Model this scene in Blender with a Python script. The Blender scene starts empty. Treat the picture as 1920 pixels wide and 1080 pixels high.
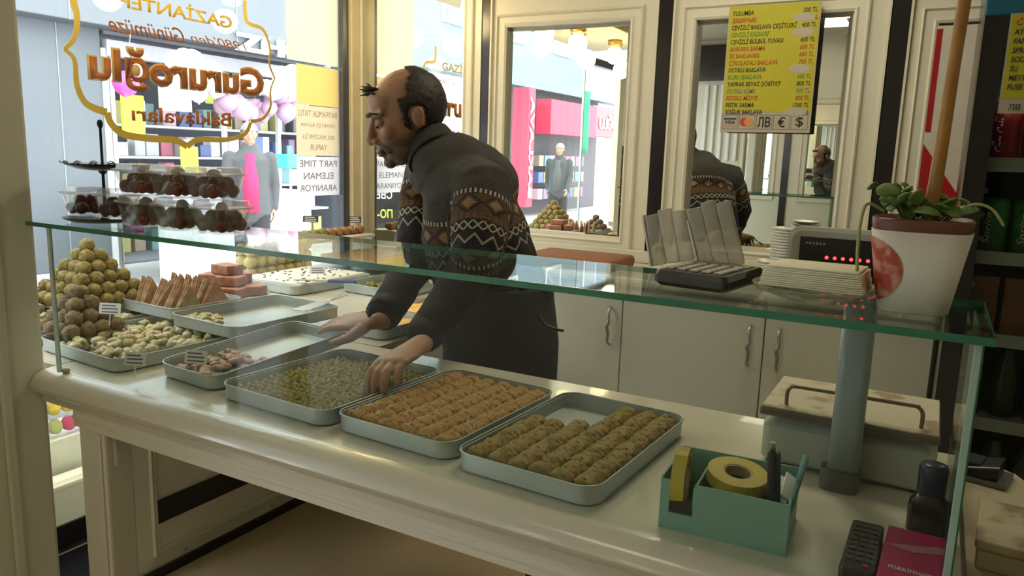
import bpy, bmesh, math, random
import numpy as np
from mathutils import Vector, Matrix, noise
random.seed(7)
PI = math.pi
SC = bpy.context.scene
COL = SC.collection

# ------------------------------------------------------------------ camera
H = 1.45
YAW, PITCH, ROLL, FPX = math.radians(28.86), math.radians(9.95), math.radians(1.80), 1427.0
cy_, sy_, cp_, sp_ = math.cos(YAW), math.sin(YAW), math.cos(PITCH), math.sin(PITCH)
fw = Vector((-sy_*cp_, cy_*cp_, -sp_)); r0 = Vector((cy_, sy_, 0)); u0 = r0.cross(fw)
rt = r0*math.cos(ROLL) + u0*math.sin(ROLL); up = -r0*math.sin(ROLL) + u0*math.cos(ROLL)
cam = bpy.data.objects.new('camera', bpy.data.cameras.new('camera')); COL.objects.link(cam)
m = Matrix((rt, up, -fw)).transposed().to_4x4(); m.translation = (0, 0, H)
cam.matrix_world = m
cam.data.sensor_width = 36; cam.data.lens = FPX/1920*36; cam.data.clip_start = 0.02; cam.data.clip_end = 200
SC.camera = cam
SC.view_settings.view_transform = 'Standard'; SC.view_settings.look = 'None'
SC.view_settings.exposure = 0.0; SC.view_settings.gamma = 1.0; SC.view_settings.use_curve_mapping = False
SC.cycles.max_bounces = 10; SC.cycles.transparent_max_bounces = 24; SC.cycles.glossy_bounces = 6
SC.cycles.caustics_reflective = False; SC.cycles.caustics_refractive = False; SC.cycles.sample_clamp_indirect = 4

# ------------------------------------------------------------------ sky (bright overcast)
w = bpy.data.worlds.new('sky'); SC.world = w; w.use_nodes = True
bg = w.node_tree.nodes['Background']; bg.inputs[0].default_value = (0.93, 0.97, 1.0, 1); bg.inputs[1].default_value = 6.5

def lamp(name, loc, size, power, color, rot=(0, 0, 0), sy=None):
    l = bpy.data.lights.new(name, 'AREA'); l.energy = power; l.color = color; l.shape = 'RECTANGLE'
    l.size = size; l.size_y = sy or size
    o = bpy.data.objects.new(name, l); COL.objects.link(o); o.location = loc; o.rotation_euler = rot
    return o
# fill lights added at the ceiling, out of view (their housings are built with the ceiling below)
FILL_PANELS = [(-1.0, -0.4, 2.53), (-0.6, 2.2, 2.53), (0.9, 0.2, 2.53)]
for p_, e_ in zip(FILL_PANELS, (5.0, 10.5, 2.0)):
    lamp('fill_lamp', p_, 0.5, e_, (1.0, 0.89, 0.66))

def at(px, py, **k):
    """meeting point of a sight line with a plane x=, y= or z= of the room"""
    d = fw*FPX + rt*(px-960) - up*(py-540)
    for ax, i in (('x', 0), ('y', 1), ('z', 2)):
        if ax in k:
            t = (k[ax] - (0, 0, H)[i])/d[i]
            return Vector((0, 0, H)) + d*t

# ------------------------------------------------------------------ materials
def _n(nt, t, **kw):
    n = nt.nodes.new(t)
    for a, b in kw.items(): setattr(n, a, b)
    return n
MATS = {}
def mat(name, col, rough=0.5, metal=0.0, col2=None, scale=20, bump=0.0, emit=0, trans=0, coat=0, detail=4, spec=None, lo=.35, hi=.65):
    if name in MATS: return MATS[name]
    M = bpy.data.materials.new(name); M.use_nodes = True; nt = M.node_tree
    b = nt.nodes['Principled BSDF']
    b.inputs['Base Color'].default_value = (*col, 1); b.inputs['Roughness'].default_value = rough
    b.inputs['Metallic'].default_value = metal
    if spec is not None: b.inputs['Specular IOR Level'].default_value = spec
    if coat: b.inputs['Coat Weight'].default_value = coat
    if emit:
        b.inputs['Emission Color'].default_value = (*col, 1); b.inputs['Emission Strength'].default_value = emit
    tc = _n(nt, 'ShaderNodeTexCoord'); no = _n(nt, 'ShaderNodeTexNoise')
    no.inputs['Scale'].default_value = scale; no.inputs['Detail'].default_value = detail
    nt.links.new(tc.outputs['Object'], no.inputs['Vector'])
    c2 = col2 or tuple(c*0.93 for c in col)
    rp = _n(nt, 'ShaderNodeValToRGB'); rp.color_ramp.elements[0].position = lo; rp.color_ramp.elements[1].position = hi
    rp.color_ramp.elements[0].color = (*col, 1); rp.color_ramp.elements[1].color = (*c2, 1)
    nt.links.new(no.outputs['Fac'], rp.inputs['Fac']); nt.links.new(rp.outputs['Color'], b.inputs['Base Color'])
    if bump:
        bp = _n(nt, 'ShaderNodeBump'); bp.inputs['Strength'].default_value = bump; bp.inputs['Distance'].default_value = 0.004
        nt.links.new(no.outputs['Fac'], bp.inputs['Height']); nt.links.new(bp.outputs['Normal'], b.inputs['Normal'])
    MATS[name] = M
    return M
def clear(name, tint, gloss=0.12, rough=0.02, haze=0.0, hcol=(.9, .95, .95)):
    """thin clear pane: straight-through transmission plus fresnel gloss"""
    if name in MATS: return MATS[name]
    M = bpy.data.materials.new(name); M.use_nodes = True; nt = M.node_tree; nt.nodes.clear()
    out = _n(nt, 'ShaderNodeOutputMaterial'); tr = _n(nt, 'ShaderNodeBsdfTransparent'); gl = _n(nt, 'ShaderNodeBsdfGlossy')
    tr.inputs[0].default_value = (*tint, 1); gl.inputs['Roughness'].default_value = rough
    fr = _n(nt, 'ShaderNodeLayerWeight'); fr.inputs[0].default_value = .5     # Schlick curve, the same from both faces
    pw = _n(nt, 'ShaderNodeMath', operation='POWER'); pw.inputs[1].default_value = 3.5; nt.links.new(fr.outputs['Facing'], pw.inputs[0])
    mu = _n(nt, 'ShaderNodeMath', operation='MULTIPLY_ADD'); mu.inputs[1].default_value = 0.5; mu.inputs[2].default_value = .004+gloss*0.06
    mx = _n(nt, 'ShaderNodeMixShader'); nt.links.new(pw.outputs[0], mu.inputs[0]); nt.links.new(mu.outputs[0], mx.inputs[0])
    last = tr.outputs[0]
    if haze:
        df = _n(nt, 'ShaderNodeBsdfDiffuse'); df.inputs[0].default_value = (*hcol, 1)
        m2 = _n(nt, 'ShaderNodeMixShader'); m2.inputs[0].default_value = haze
        nt.links.new(last, m2.inputs[1]); nt.links.new(df.outputs[0], m2.inputs[2]); last = m2.outputs[0]
    nt.links.new(last, mx.inputs[1]); nt.links.new(gl.outputs[0], mx.inputs[2]); nt.links.new(mx.outputs[0], out.inputs[0])
    MATS[name] = M; return M
def paper(name, col, thru=0.5):
    if name in MATS: return MATS[name]
    M = bpy.data.materials.new(name); M.use_nodes = True; nt = M.node_tree; nt.nodes.clear()
    out = _n(nt, 'ShaderNodeOutputMaterial'); d = _n(nt, 'ShaderNodeBsdfDiffuse'); t = _n(nt, 'ShaderNodeBsdfTranslucent')
    d.inputs[0].default_value = (*col, 1); t.inputs[0].default_value = (*col, 1)
    mx = _n(nt, 'ShaderNodeMixShader'); mx.inputs[0].default_value = thru
    nt.links.new(d.outputs[0], mx.inputs[1]); nt.links.new(t.outputs[0], mx.inputs[2]); nt.links.new(mx.outputs[0], out.inputs[0])
    MATS[name] = M; return M

CREAM = mat('cream paint', (.68, .655, .53), .38, scale=3, col2=(.64, .615, .495))
CREAM2 = mat('cream door lacquer', (.66, .645, .56), .25, scale=2)
WTOP = mat('worktop', (.66, .625, .52), .22, scale=2.5, col2=(.60, .57, .47), coat=.3)
CREAMC = mat('counter cream', (.70, .665, .575), .35, scale=3)
BLACK = mat('black gloss strip', (.012, .010, .012), .2)
DARK = mat('dark plastic', (.02, .02, .022), .35)
MIRROR = mat('mirror silver', (.90, .93, .91), .0, 1.0, col2=(.90, .93, .91))
TRAYM = mat('tray aluminium', (.47, .515, .50), .38, .35, scale=8, col2=(.41, .455, .445))
STEEL = mat('brushed steel', (.5, .48, .42), .3, .9)
GLASSM = clear('window glass', (.97, .99, .98), .1)
SHELFG = clear('shelf glass', (.86, .93, .90), .9)
FRONTG = clear('case glass', (.95, .975, .96), .05, haze=.006)
LIDM = clear('frosted lid plastic', (.95, .95, .96), .6, .15, haze=.30)
EDGEG = mat('green glass edge', (.03, .16, .09), .15, col2=(.05, .22, .14), scale=9)
TUBM = clear('clear tub plastic', (.95, .95, .96), .5, .08, haze=.045)
WHITE = mat('white paper', (.8, .8, .77), .7)
FLOORM = mat('tan floor', (.52, .41, .25), .35, scale=1.5, col2=(.46, .36, .21))

# ------------------------------------------------------------------ mesh helpers
def tag(o, label=None, cat=None, group=None, kind=None):
    if label: o['label'] = label
    if cat: o['category'] = cat
    if group: o['group'] = group
    if kind: o['kind'] = kind
    return o
def empty(name, loc=(0, 0, 0), label=None, cat=None, group=None, rz=0, kind=None):
    o = bpy.data.objects.new(name, None); COL.objects.link(o); o.location = loc; o.rotation_euler = (0, 0, rz)
    o.empty_display_size = .05
    return tag(o, label, cat, group, kind)
def link(name, me, m_, parent=None, smooth=False, loc=None):
    if m_ is not None and not me.materials: me.materials.append(m_)
    if smooth:
        me.polygons.foreach_set('use_smooth', [True]*len(me.polygons))
    o = bpy.data.objects.new(name, me); COL.objects.link(o)
    if parent is not None: o.parent = parent
    if loc is not None: o.location = loc
    return o
class MB:
    def __init__(s): s.bm = bmesh.new()
    def box(s, x0, x1, y0, y1, z0, z1, bev=0, seg=2, M=None):
        r = bmesh.ops.create_cube(s.bm, size=1); vs = r['verts']
        for v in vs: v.co = Vector(((x0+x1)/2+v.co.x*(x1-x0), (y0+y1)/2+v.co.y*(y1-y0), (z0+z1)/2+v.co.z*(z1-z0)))
        if bev:
            es = {e for v in vs for e in v.link_edges}
            r = bmesh.ops.bevel(s.bm, geom=list(es), offset=bev, segments=seg, affect='EDGES', profile=.5)
            vs = list({v for f in r['faces'] for v in f.verts} | {v for v in vs if v.is_valid})
        if M is not None:
            for v in vs: v.co = M @ v.co
        return s
    def loft(s, rings, c0=True, c1=True, closed=True):
        R = [[s.bm.verts.new(p) for p in ring] for ring in rings]
        n = len(R[0])
        for a, b in zip(R, R[1:]):
            for i in range(n if closed else n-1):
                j = (i+1) % n
                s.bm.faces.new((a[i], a[j], b[j], b[i]))
        if c0: s.bm.faces.new(R[0][::-1])
        if c1: s.bm.faces.new(R[-1])
        return s
    def lathe(s, prof, c=(0, 0, 0), n=20, ax='z', sx=1, sy=1, c0=True, c1=True):
        rings = []
        for r, z in prof:
            ring = []
            for i in range(n):
                a = 2*PI*i/n; x, y = r*sx*math.cos(a), r*sy*math.sin(a)
                p = (x, y, z) if ax == 'z' else ((z, x, y) if ax == 'x' else (x, z, -y))
                ring.append(Vector(c)+Vector(p))
            rings.append(ring)
        return s.loft(rings, c0, c1)
    def tube(s, pts, r, n=10, side=None, caps=True, dome=False):
        """swept tube; r a number, a list, or list of (side, front) radii"""
        pts = [Vector(p) for p in pts]; k = len(pts)
        rr = r if isinstance(r, (list, tuple)) else [r]*k
        rr = [(a, a) if not isinstance(a, (tuple, list)) else a for a in rr]
        rings = []
        if dome:
            t0 = (pts[1]-pts[0]).normalized(); t1 = (pts[-1]-pts[-2]).normalized()
            P, Q = [], []
            for q in (85, 60, 30):
                P.append(pts[0]-t0*min(rr[0])*math.sin(math.radians(q))); Q.append(tuple(a*math.cos(math.radians(q)) for a in rr[0]))
            P += pts; Q += list(rr)
            for q in (30, 60, 85):
                P.append(pts[-1]+t1*min(rr[-1])*math.sin(math.radians(q))); Q.append(tuple(a*math.cos(math.radians(q)) for a in rr[-1]))
            pts, rr, k = P, Q, len(P)
        prev = Vector(side) if side is not None else None
        for i in range(k):
            t = (pts[min(i+1, k-1)]-pts[max(i-1, 0)]).normalized()
            if prev is None:
                prev = t.cross(Vector((0, 0, 1)))
                if prev.length < .1: prev = t.cross(Vector((0, 1, 0)))
            a = (prev - t*prev.dot(t)).normalized(); b = t.cross(a)
            if side is None: prev = a
            rings.append([pts[i] + a*math.cos(2*PI*j/n)*rr[i][0] + b*math.sin(2*PI*j/n)*rr[i][1] for j in range(n)])
        return s.loft(rings, caps, caps)
    def ico(s, c, r, sub=2, M=None):
        vs = bmesh.ops.create_icosphere(s.bm, subdivisions=sub, radius=1)['verts']
        r = (r, r, r) if not isinstance(r, (tuple, list)) else r
        for v in vs:
            p = Vector((v.co.x*r[0], v.co.y*r[1], v.co.z*r[2]))
            if M is not None: p = M @ p
            v.co = p + Vector(c)
        return s
    def poly(s, pts, thick, nrm):
        """flat outline given real thickness along nrm"""
        n = Vector(nrm)*thick
        a = [s.bm.verts.new(Vector(p)) for p in pts]; b = [s.bm.verts.new(Vector(p)+n) for p in pts]
        s.bm.faces.new(a); s.bm.faces.new(b[::-1])
        for i in range(len(a)):
            j = (i+1) % len(a); s.bm.faces.new((a[j], a[i], b[i], b[j]))
        return s
    def mesh(s, name='m'):
        bmesh.ops.recalc_face_normals(s.bm, faces=s.bm.faces[:])
        me = bpy.data.meshes.new(name); s.bm.to_mesh(me); s.bm.free(); return me
    def build(s, name, m_, parent=None, smooth=False, loc=None):
        return link(name, s.mesh(name), m_, parent, smooth, loc)
def part(name, m_, parent, x0, x1, y0, y1, z0, z1, bev=0, M=None, smooth=False):
    return MB().box(x0, x1, y0, y1, z0, z1, bev, 2, M).build(name, m_, parent, smooth)
def autosmooth(o, ang=40):
    me = o.data; me.polygons.foreach_set('use_smooth', [True]*len(me.polygons))
    bm = bmesh.new(); bm.from_mesh(me)
    for e in bm.edges: e.smooth = e.calc_face_angle(0) < math.radians(ang)
    bm.to_mesh(me); bm.free(); return o
def rrect(w_, d, r, n=5):
    r = min(r, w_/2-1e-4, d/2-1e-4); out = []
    for cx, cy, a0 in ((w_/2-r, d/2-r, 0), (-w_/2+r, d/2-r, 90), (-w_/2+r, -d/2+r, 180), (w_/2-r, -d/2+r, 270)):
        for i in range(n+1):
            a = math.radians(a0+90*i/n); out.append((cx+r*math.cos(a), cy+r*math.sin(a)))
    return out
def copy_of(o, loc=None, rot=None, sc=None, parent=None, m_=None):
    c = o.copy(); COL.objects.link(c)
    if parent is not None: c.parent = parent
    if loc is not None: c.location = loc
    if rot is not None: c.rotation_euler = rot
    if sc is not None: c.scale = sc if isinstance(sc, (tuple, list)) else (sc,)*3
    return c
def copy_tree(o, parent=None):
    kids = [c for c in TREE.get(o.name, [])]
    c = o.copy(); COL.objects.link(c)
    if parent is not None: c.parent = parent
    TREE[c.name] = []
    for k in kids: TREE[c.name].append(copy_tree(k, c))
    return c
TREE = {}
def reg(o, *kids): TREE[o.name] = list(kids); return o

WIN_R = Matrix(((0, 0, -1), (-1, 0, 0), (0, 1, 0)))      # text readable from the street (x axis -> -Y)
IN_R = Matrix(((0, 0, 1), (1, 0, 0), (0, 1, 0)))          # text readable from inside, facing +X
FRONT_R = Matrix(((1, 0, 0), (0, 0, -1), (0, 1, 0)))      # text facing -Y
def text(s, m_, origin, R, size=None, fit=None, name='lettering', parent=None, off=0, shear=0, ext=.0004, align='LEFT', squeeze=1.0, label=None):
    cu = bpy.data.curves.new(name, 'FONT'); cu.body = s; cu.size = 1; cu.offset = off; cu.extrude = 0; cu.shear = shear
    cu.align_x = align; cu.resolution_u = 3
    o = bpy.data.objects.new('tmp', cu); COL.objects.link(o)
    bpy.context.view_layer.update()
    me = bpy.data.meshes.new_from_object(o.evaluated_get(bpy.context.evaluated_depsgraph_get()))
    bpy.data.objects.remove(o)
    co = np.empty(len(me.vertices)*3); me.vertices.foreach_get('co', co); co = co.reshape(-1, 3)
    if len(co) == 0: return None
    if fit:
        w0 = co[:, 0].max()-co[:, 0].min(); h0 = co[:, 1].max()-co[:, 1].min()
        co[:, 0] = (co[:, 0]-co[:, 0].min())*fit[0]/w0
        co[:, 1] = (co[:, 1]-co[:, 1].min())*fit[1]/h0
    else:
        co[:, 0] *= size*squeeze; co[:, 1] *= size
    me.vertices.foreach_set('co', co.ravel())
    bm = bmesh.new(); bm.from_mesh(me)
    g = bmesh.ops.extrude_face_region(bm, geom=bm.faces[:])
    for v in [v for v in g['geom'] if isinstance(v, bmesh.types.BMVert)]: v.co.z += max(ext, .0003)
    bmesh.ops.recalc_face_normals(bm, faces=bm.faces[:]); bm.to_mesh(me); bm.free()
    M4 = R.to_4x4(); M4.translation = origin
    me.transform(M4); me.materials.clear()
    ob = link(name, me, m_, parent)
    if label: ob['label'] = label
    return ob
def catmull(P, n=6):
    P = [Vector(p) for p in P]; out = []
    for i in range(len(P)-1):
        a, b, c, d = P[max(i-1, 0)], P[i], P[i+1], P[min(i+2, len(P)-1)]
        for k in range(n):
            t = k/n
            out.append(.5*((2*b)+(c-a)*t+(2*a-5*b+4*c-d)*t*t+(-a+3*b-3*c+d)*t**3))
    return out+[P[-1]]
def rough_me(me, amt, sc, seed=0):
    return push(me, lambda c: noise.noise(c*sc+Vector((seed, seed*3.1, 0)))*amt)
def push(me, fn):
    """move every vertex along its normal by fn(position)"""
    n = len(me.vertices); c = np.empty(n*3); k = np.empty(n*3)
    me.vertices.foreach_get('co', c); me.vertices.foreach_get('normal', k); c = c.reshape(-1, 3); k = k.reshape(-1, 3)
    d = np.array([fn(Vector(p)) for p in c]); me.vertices.foreach_set('co', (c+k*d[:, None]).ravel()); me.update()
    return me

# ================================================================== ROOM SHELL
XW, YB, YF, XR, ZC = -2.6, 3.06, -1.2, 1.5, 2.55
o = part('floor', FLOORM, None, XW-.1, XR, YF, YB+.1, -.05, 0); tag(o, kind='structure')
o = part('floor_mat', mat('black grating mat', (.005, .005, .006), .95, spec=.1), None, -2.56, -2.19, .75, 2.0, 0.001, .012, .004)
tag(o, 'black floor mat between the door jamb and the window wall', 'mat')
o = part('ceiling', mat('ceiling paint', (.55, .50, .40), .6), None, XW-.05, XR, YF, YB+.1, ZC, ZC+.08); tag(o, kind='structure')
for p_ in FILL_PANELS:  # housings made up to dress the added fill lights
    t = empty('fill_light', (p_[0], p_[1], ZC), 'square flush ceiling fill light added out of view, over the ' + {0: 'customer side', 2: 'till end', 1: 'aisle behind the counter'}[FILL_PANELS.index(p_)], 'ceiling fill light')
    part('housing', CREAM, t, -.3, .3, -.3, .3, -.012, 0, .004)
    for s in (-1, 1): part('rim', STEEL, t, -.3, .3, s*.29-.01, s*.29+.01, -.02, -.012)
def molded_frame(b, x0, x1, z0, z1, y, w_=.056, d=.014):
    """mitred raised moulding around an opening, facing -Y"""
    prof = [(0, 0), (0, -d*.4), (w_*.16, -d*.75), (w_*.30, -d*.35), (w_*.72, -d*.35), (w_*.84, -d), (w_*.94, -d*.8), (w_, 0)]
    rings = []
    for cx, cz, sx, sz in ((x0, z0, -1, -1), (x1, z0, 1, -1), (x1, z1, 1, 1), (x0, z1, -1, 1), (x0, z0, -1, -1)):
        rings.append([Vector((cx+sx*a, y+q, cz+sz*a)) for a, q in prof])
    b.loft(rings, False, False, closed=True); return b
wb = empty('wall_back', (0, 0, 0), kind='structure')
part('wall_core', CREAM, wb, XW-.1, XR, YB+.02, YB+.1, 0, ZC)
BAYS = [((-2.6, -1.865), (-2.555, -1.965, .98, 2.42)), ((-1.82, -1.045), (-1.738, -1.163, 1.105, 2.0)),
        ((-.985, -.21), (-.893, -.33, 1.105, 1.985)), ((-.15, .60), (-.062, .50, 1.105, 1.93)), ((.66, 1.5), (.75, 1.4, 1.1, 2.0))]
for (a, b_), (m0, m1, z0, z1) in BAYS:
    q = MB()
    q.box(a, m0, YB-.02, YB+.02, 0, ZC); q.box(m1, b_, YB-.02, YB+.02, 0, ZC)
    q.box(m0, m1, YB-.02, YB+.02, 0, z0); q.box(m0, m1, YB-.02, YB+.02, z1, ZC)
    bd = q.build('wall_board', CREAM, wb)
    fr = molded_frame(MB(), m0, m1, z0, z1, YB-.02).build('moulding', CREAM, bd)
    q = MB(); y = YB+.004; bv = .018      # bevelled mirror
    o_ = [(m0, y+.0, z0), (m1, y, z0), (m1, y, z1), (m0, y, z1)]
    i_ = [(m0+bv, y-.003, z0+bv), (m1-bv, y-.003, z0+bv), (m1-bv, y-.003, z1-bv), (m0+bv, y-.003, z1-bv)]
    k_ = [(p[0], p[1]+.01, p[2]) for p in o_]
    q.loft([[Vector(p) for p in k_], [Vector(p) for p in o_], [Vector(p) for p in i_]])
    q.build('mirror_pane', MIRROR, bd)
for a, b_ in ((-1.865, -1.82), (-1.045, -.985), (-.21, -.15), (.6, .66)):
    part('dark_strip', BLACK, wb, a, b_, YB-.03, YB+.02, 0, ZC, .004)
    for s in (a-.008, b_): part('strip_bead', CREAM, wb, s, s+.008, YB-.034, YB-.02, 0, ZC)

# ---- customer side wall (seen in the mirrors)
wf = empty('wall_front', kind='structure')
part('wall_core', CREAM, wf, XW-.1, XR, YF-.12, YF-.05, 0, ZC)
xs = [XW, -1.62, -1.38, -1.07, -.55, -.30, .35, XR]
q = MB()
for a, b_ in ((XW, -1.62), (-1.38, -1.07), (-.55, -.30), (.35, XR)): q.box(a, b_, YF-.05, YF, 0, ZC)
for a, b_ in ((-1.62, -1.38), (-1.07, -.55), (-.30, .35)):
    q.box(a, b_, YF-.05, YF, 0, 1.16); q.box(a, b_, YF-.05, YF, 1.97, ZC)
q.build('wall_board', CREAM, wf)
def flip(me):
    for v in me.vertices: v.co.y = 2*YF - v.co.y
for a, b_ in ((-1.62, -1.38), (-1.07, -.55), (-.30, .35)):
    me = molded_frame(MB(), a, b_, 1.16, 1.97, YF).mesh(); flip(me); link('moulding', me, CREAM, wf)
    part('mirror_pane', MIRROR, wf, a, b_, YF-.05, YF-.03, 1.16, 1.97)
for x in (-1.24, -.43): part('dark_strip', BLACK, wf, x-.03, x+.03, YF-.01, YF+.012, 0, ZC)
for i in range(5): part('fluted_bar', mat('white enamel', (.8, .8, .78), .3), wf, -2.02+i*.075, -1.985+i*.075, YF, YF+.03, 1.45, 2.15, .008)
t = empty('television', (-1.92, YF, 2.345), 'black wall television above the customer side, seen in the mirror', 'television')
part('screen_housing', DARK, t, -.22, .22, .005, .05, -.16, .16, .008); part('screen', BLACK, t, -.205, .205, .05, .053, -.145, .145)
part('bracket', STEEL, t, -.06, .06, -.0, .006, -.05, .05)
wr = part('wall_right', CREAM, None, XR, XR+.1, YF, YB+.1, 0, ZC); tag(wr, kind='structure')

# ---- window wall to the street
CH = mat('grey window profile', (.11, .12, .15), .35, .5)
TRW = mat('warm white trim', (.74, .68, .50), .35)
win = empty('window_1', (XW, 0, 0), kind='structure')
part('wall_below', CREAM, win, -.08, .0, -.2, 3.06, .10, .232)
part('skirting', BLACK, win, -.08, .012, -.2, 3.06, 0, .10)
part('sill', TRW, win, -.09, .012, .25, 3.06, .232, .25, .004)
part('frame_post', CH, win, -.07, .01, 2.93, 2.975, .25, ZC, .004)
part('frame_post', TRW, win, -.07, .03, 2.975, 3.06, 0, ZC, .004)
part('frame_post', mat('pale aluminium', (.5, .55, .55), .35, .4), win, -.035, -.015, .245, .257, .0, ZC, .002)
part('frame_head', TRW, win, -.07, .03, -1.2, 2.98, 2.47, ZC)
part('pane', GLASSM, win, -.03, -.024, .265, 2.93, .25, 2.47)
dr = empty('door_2', (XW, 0, 0), kind='structure')
part('door_leaf_frame', TRW, dr, -.05, .0, -.64, -.50, 0, 2.2, .004); part('door_leaf_frame', CH, dr, -.05, .0, -1.2, -1.14, 0, 2.2, .004)
part('door_rail', CH, dr, -.05, 0, -1.14, -.62, 0, .12, .004); part('door_rail', CH, dr, -.05, 0, -1.2, .235, 2.2, 2.26, .004)
part('door_pane', GLASSM, dr, -.03, -.024, -1.14, -.62, .12, 2.2)
# open door jamb close to the camera
db = empty('door_1', (-1.87, 0, 0), kind='structure')
part('jamb', CREAM, db, -.09, 0, .42, 1.03, 0, 2.46, .01)
part('jamb_moulding', CREAM, db, -.0, .012, .92, .945, 0, 2.46, .005)
part('jamb_moulding', CREAM, db, -.0, .012, .76, .79, 0, 2.46, .005)
part('jamb_moulding', CREAM, db, -.0, .008, .55, .565, 0, 2.46, .003)
q = MB().lathe([(.011, 0), (.012, .002), (.006, .004)], (0, .85, 1.05), 12, 'x'); q.build('screw_cap', TRW, db)

# soffit beam over the window carrying the globe lamps
o = part('trim_1', mat('warm soffit', (.72, .62, .36), .5), None, XW+.03, -1.95, .3, YB-.02, 2.28, ZC, .01); tag(o, kind='structure')
gl = empty('globe_lamp', (-2.15, 2.42, 2.28), 'warm round globe lamp under the soffit, nearest the mirrored corner', 'lamp', 'globe lamps over the window display')
k1 = MB().lathe([(.012, 0), (.05, -.004), (.055, -.03), (.045, -.045), (.02, -.05)], n=18).build('brass_cap', mat('aged brass', (.45, .30, .10), .35, .8), gl, True)
k2 = MB().ico((0, 0, -.105), .062, 3).build('globe', mat('lit opal globe', (1.0, .80, .42), .3, emit=9), gl, True)
reg(gl, k1, k2)
for i, y in enumerate((2.72, 2.16, 1.92, 1.68, 1.44, 1.15, .80)):
    g = copy_tree(gl); g.location.y = y
    if i % 2: g.location.x = -2.28
    g['label'] = 'warm round globe lamp under the soffit, ' + ('closest to the corner', 'third from the corner', 'fourth from the corner', 'fifth from the corner', 'sixth from the corner', 'seventh from the corner', 'farthest from the corner')[i]
gl['label'] = 'warm round globe lamp under the soffit, second from the corner'
for i in range(4):
    l = bpy.data.lights.new('globe_glow', 'POINT'); l.energy = 3.0; l.color = (1, .72, .34); l.shadow_soft_size = .06
    o = bpy.data.objects.new('globe_glow', l); COL.objects.link(o); o.location = (-2.05, .9+i*.62, 2.06)

# ================================================================== COUNTER
ct = empty('display_counter', (-.8, 1.3, 0), 'long cream serving counter with a rounded worktop edge holding the trays', 'counter')
def at_local(o, root): o.location = -root.location; return o
prof = [(1.655, .9), (1.04, .9), (1.018, .897), (1.0, .889), (.989, .877), (.985, .864), (.990, .851), (1.002, .842), (1.012, .838), (1.012, .82), (1.04, .82), (1.655, .86)]
q = MB(); q.loft([[Vector((x, y, z)) for y, z in prof] for x in (-1.862, .085)])
at_local(autosmooth(q.build('worktop', WTOP, ct), 35), ct)
prof = [(1.03, .835), (1.016, .835), (1.016, .808), (1.012, .804), (1.012, .798), (1.016, .795), (1.016, .779), (1.03, .779)]
q = MB(); q.loft([[Vector((x, y, z)) for y, z in prof] for x in (-1.745, .085)])
at_local(q.build('apron', CREAMC, ct), ct)
at_local(part('apron', CREAMC, ct, -1.745, .085, 1.60, 1.63, .78, .87), ct)
at_local(part('drawer_rail', STEEL, ct, -1.60, .05, 1.045, 1.06, .760, .775), ct)
for x, y in ((-1.735, 1.02), (-.02, 1.02), (-.02, 1.56)):
    l = part('leg', CREAMC, ct, x, x+.1, y, y+.07, 0, .82, .006); at_local(l, ct)
    part('leg_bead', CREAMC, l, x+.078, x+.088, y-.004, y, .02, .775, .002)
# ledge along the window
l2 = empty('window_ledge', (-2.2, 1.3, 0), 'short cream ledge joining the left end of the counter to the shop window', 'ledge')
o = MB().poly([(x, y, .845) for x, y in [(-2.585, 1.05), (-1.868, 1.05), (-1.868, 1.66), (-2.585, 1.66)]], .055, (0, 0, 1)).build('ledge_top', WTOP, l2); o.location = -l2.location
o = MB().box(-2.585, -1.868, 1.05, 1.07, .80, .845).build('ledge_apron', CREAM, l2); o.location = -l2.location
ld = empty('window_ledge', (-2.1, 2.2, 0), 'cream display ledge along the shop window up to the mirrored corner', 'ledge')
outl = [(-2.585, 1.662), (-1.34, 1.662), (-1.34, 2.25), (-1.95, 2.6), (-1.95, 3.03), (-2.585, 3.03)]
at_local(MB().poly([(x, y, .845) for x, y in outl], .055, (0, 0, 1)).build('ledge_top', WTOP, ld), ld)
at_local(part('dado_panel', CREAM, ld, -2.25, -2.17, 1.40, 3.03, .03, .845), ld)
at_local(part('skirting', BLACK, ld, -2.25, -2.155, 1.40, 3.03, 0, .032), ld)
me = molded_frame(MB(), 1.52, 2.9, .10, .74, 0, .022, .012).mesh()
for v in me.vertices: v.co = Vector((-2.17-v.co.y, v.co.x, v.co.z))
at_local(link('panel_moulding', me, CREAM, ld), ld)

at_local(part('vent_slot', BLACK, ld, -2.172, -2.164, 1.52, 2.45, .19, .272), ld)
for y in (1.62, 2.02, 2.4): at_local(MB().lathe([(.007, 0), (.005, .004)], (-2.17, y, .05), 10, 'x').build('screw', STEEL, ld), ld)
at_local(part('cable_clip', clear('clip plastic', (.8, .8, .8), .5, .1, .3), ct, -1.62, -1.61, 1.03, 1.036, .70, .775, .002), ct)

# ================================================================== GLASS CASE ON THE COUNTER
gc = empty('glass_case', (-.85, 1.1, .9), 'glass sneeze guard with a green-edged top shelf standing on the counter', 'glass case')
def gpart(*a, **k): return at_local(part(*a, **k), gc)
gpart('top_shelf', SHELFG, gc, -1.88, .074, 1.012, 1.285, 1.250, 1.260)
gpart('shelf_edge', EDGEG, gc, -1.88, .074, 1.0095, 1.012, 1.250, 1.260)
gpart('shelf_edge', EDGEG, gc, -1.88, .074, 1.285, 1.2865, 1.250, 1.260)
gpart('shelf_edge', EDGEG, gc, .074, .076, 1.0095, 1.2865, 1.250, 1.260)
gpart('front_pane', FRONTG, gc, -1.785, .056, 1.018, 1.023, .903, 1.2495)
gpart('end_pane', FRONTG, gc, .056, .064, 1.018, 1.27, .903, 1.2495)
gpart('pane_edge', mat('pale left edge', (.62, .80, .78), .3), gc, -1.795, -1.785, 1.013, 1.021, .903, 1.2495, .0015)
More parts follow.
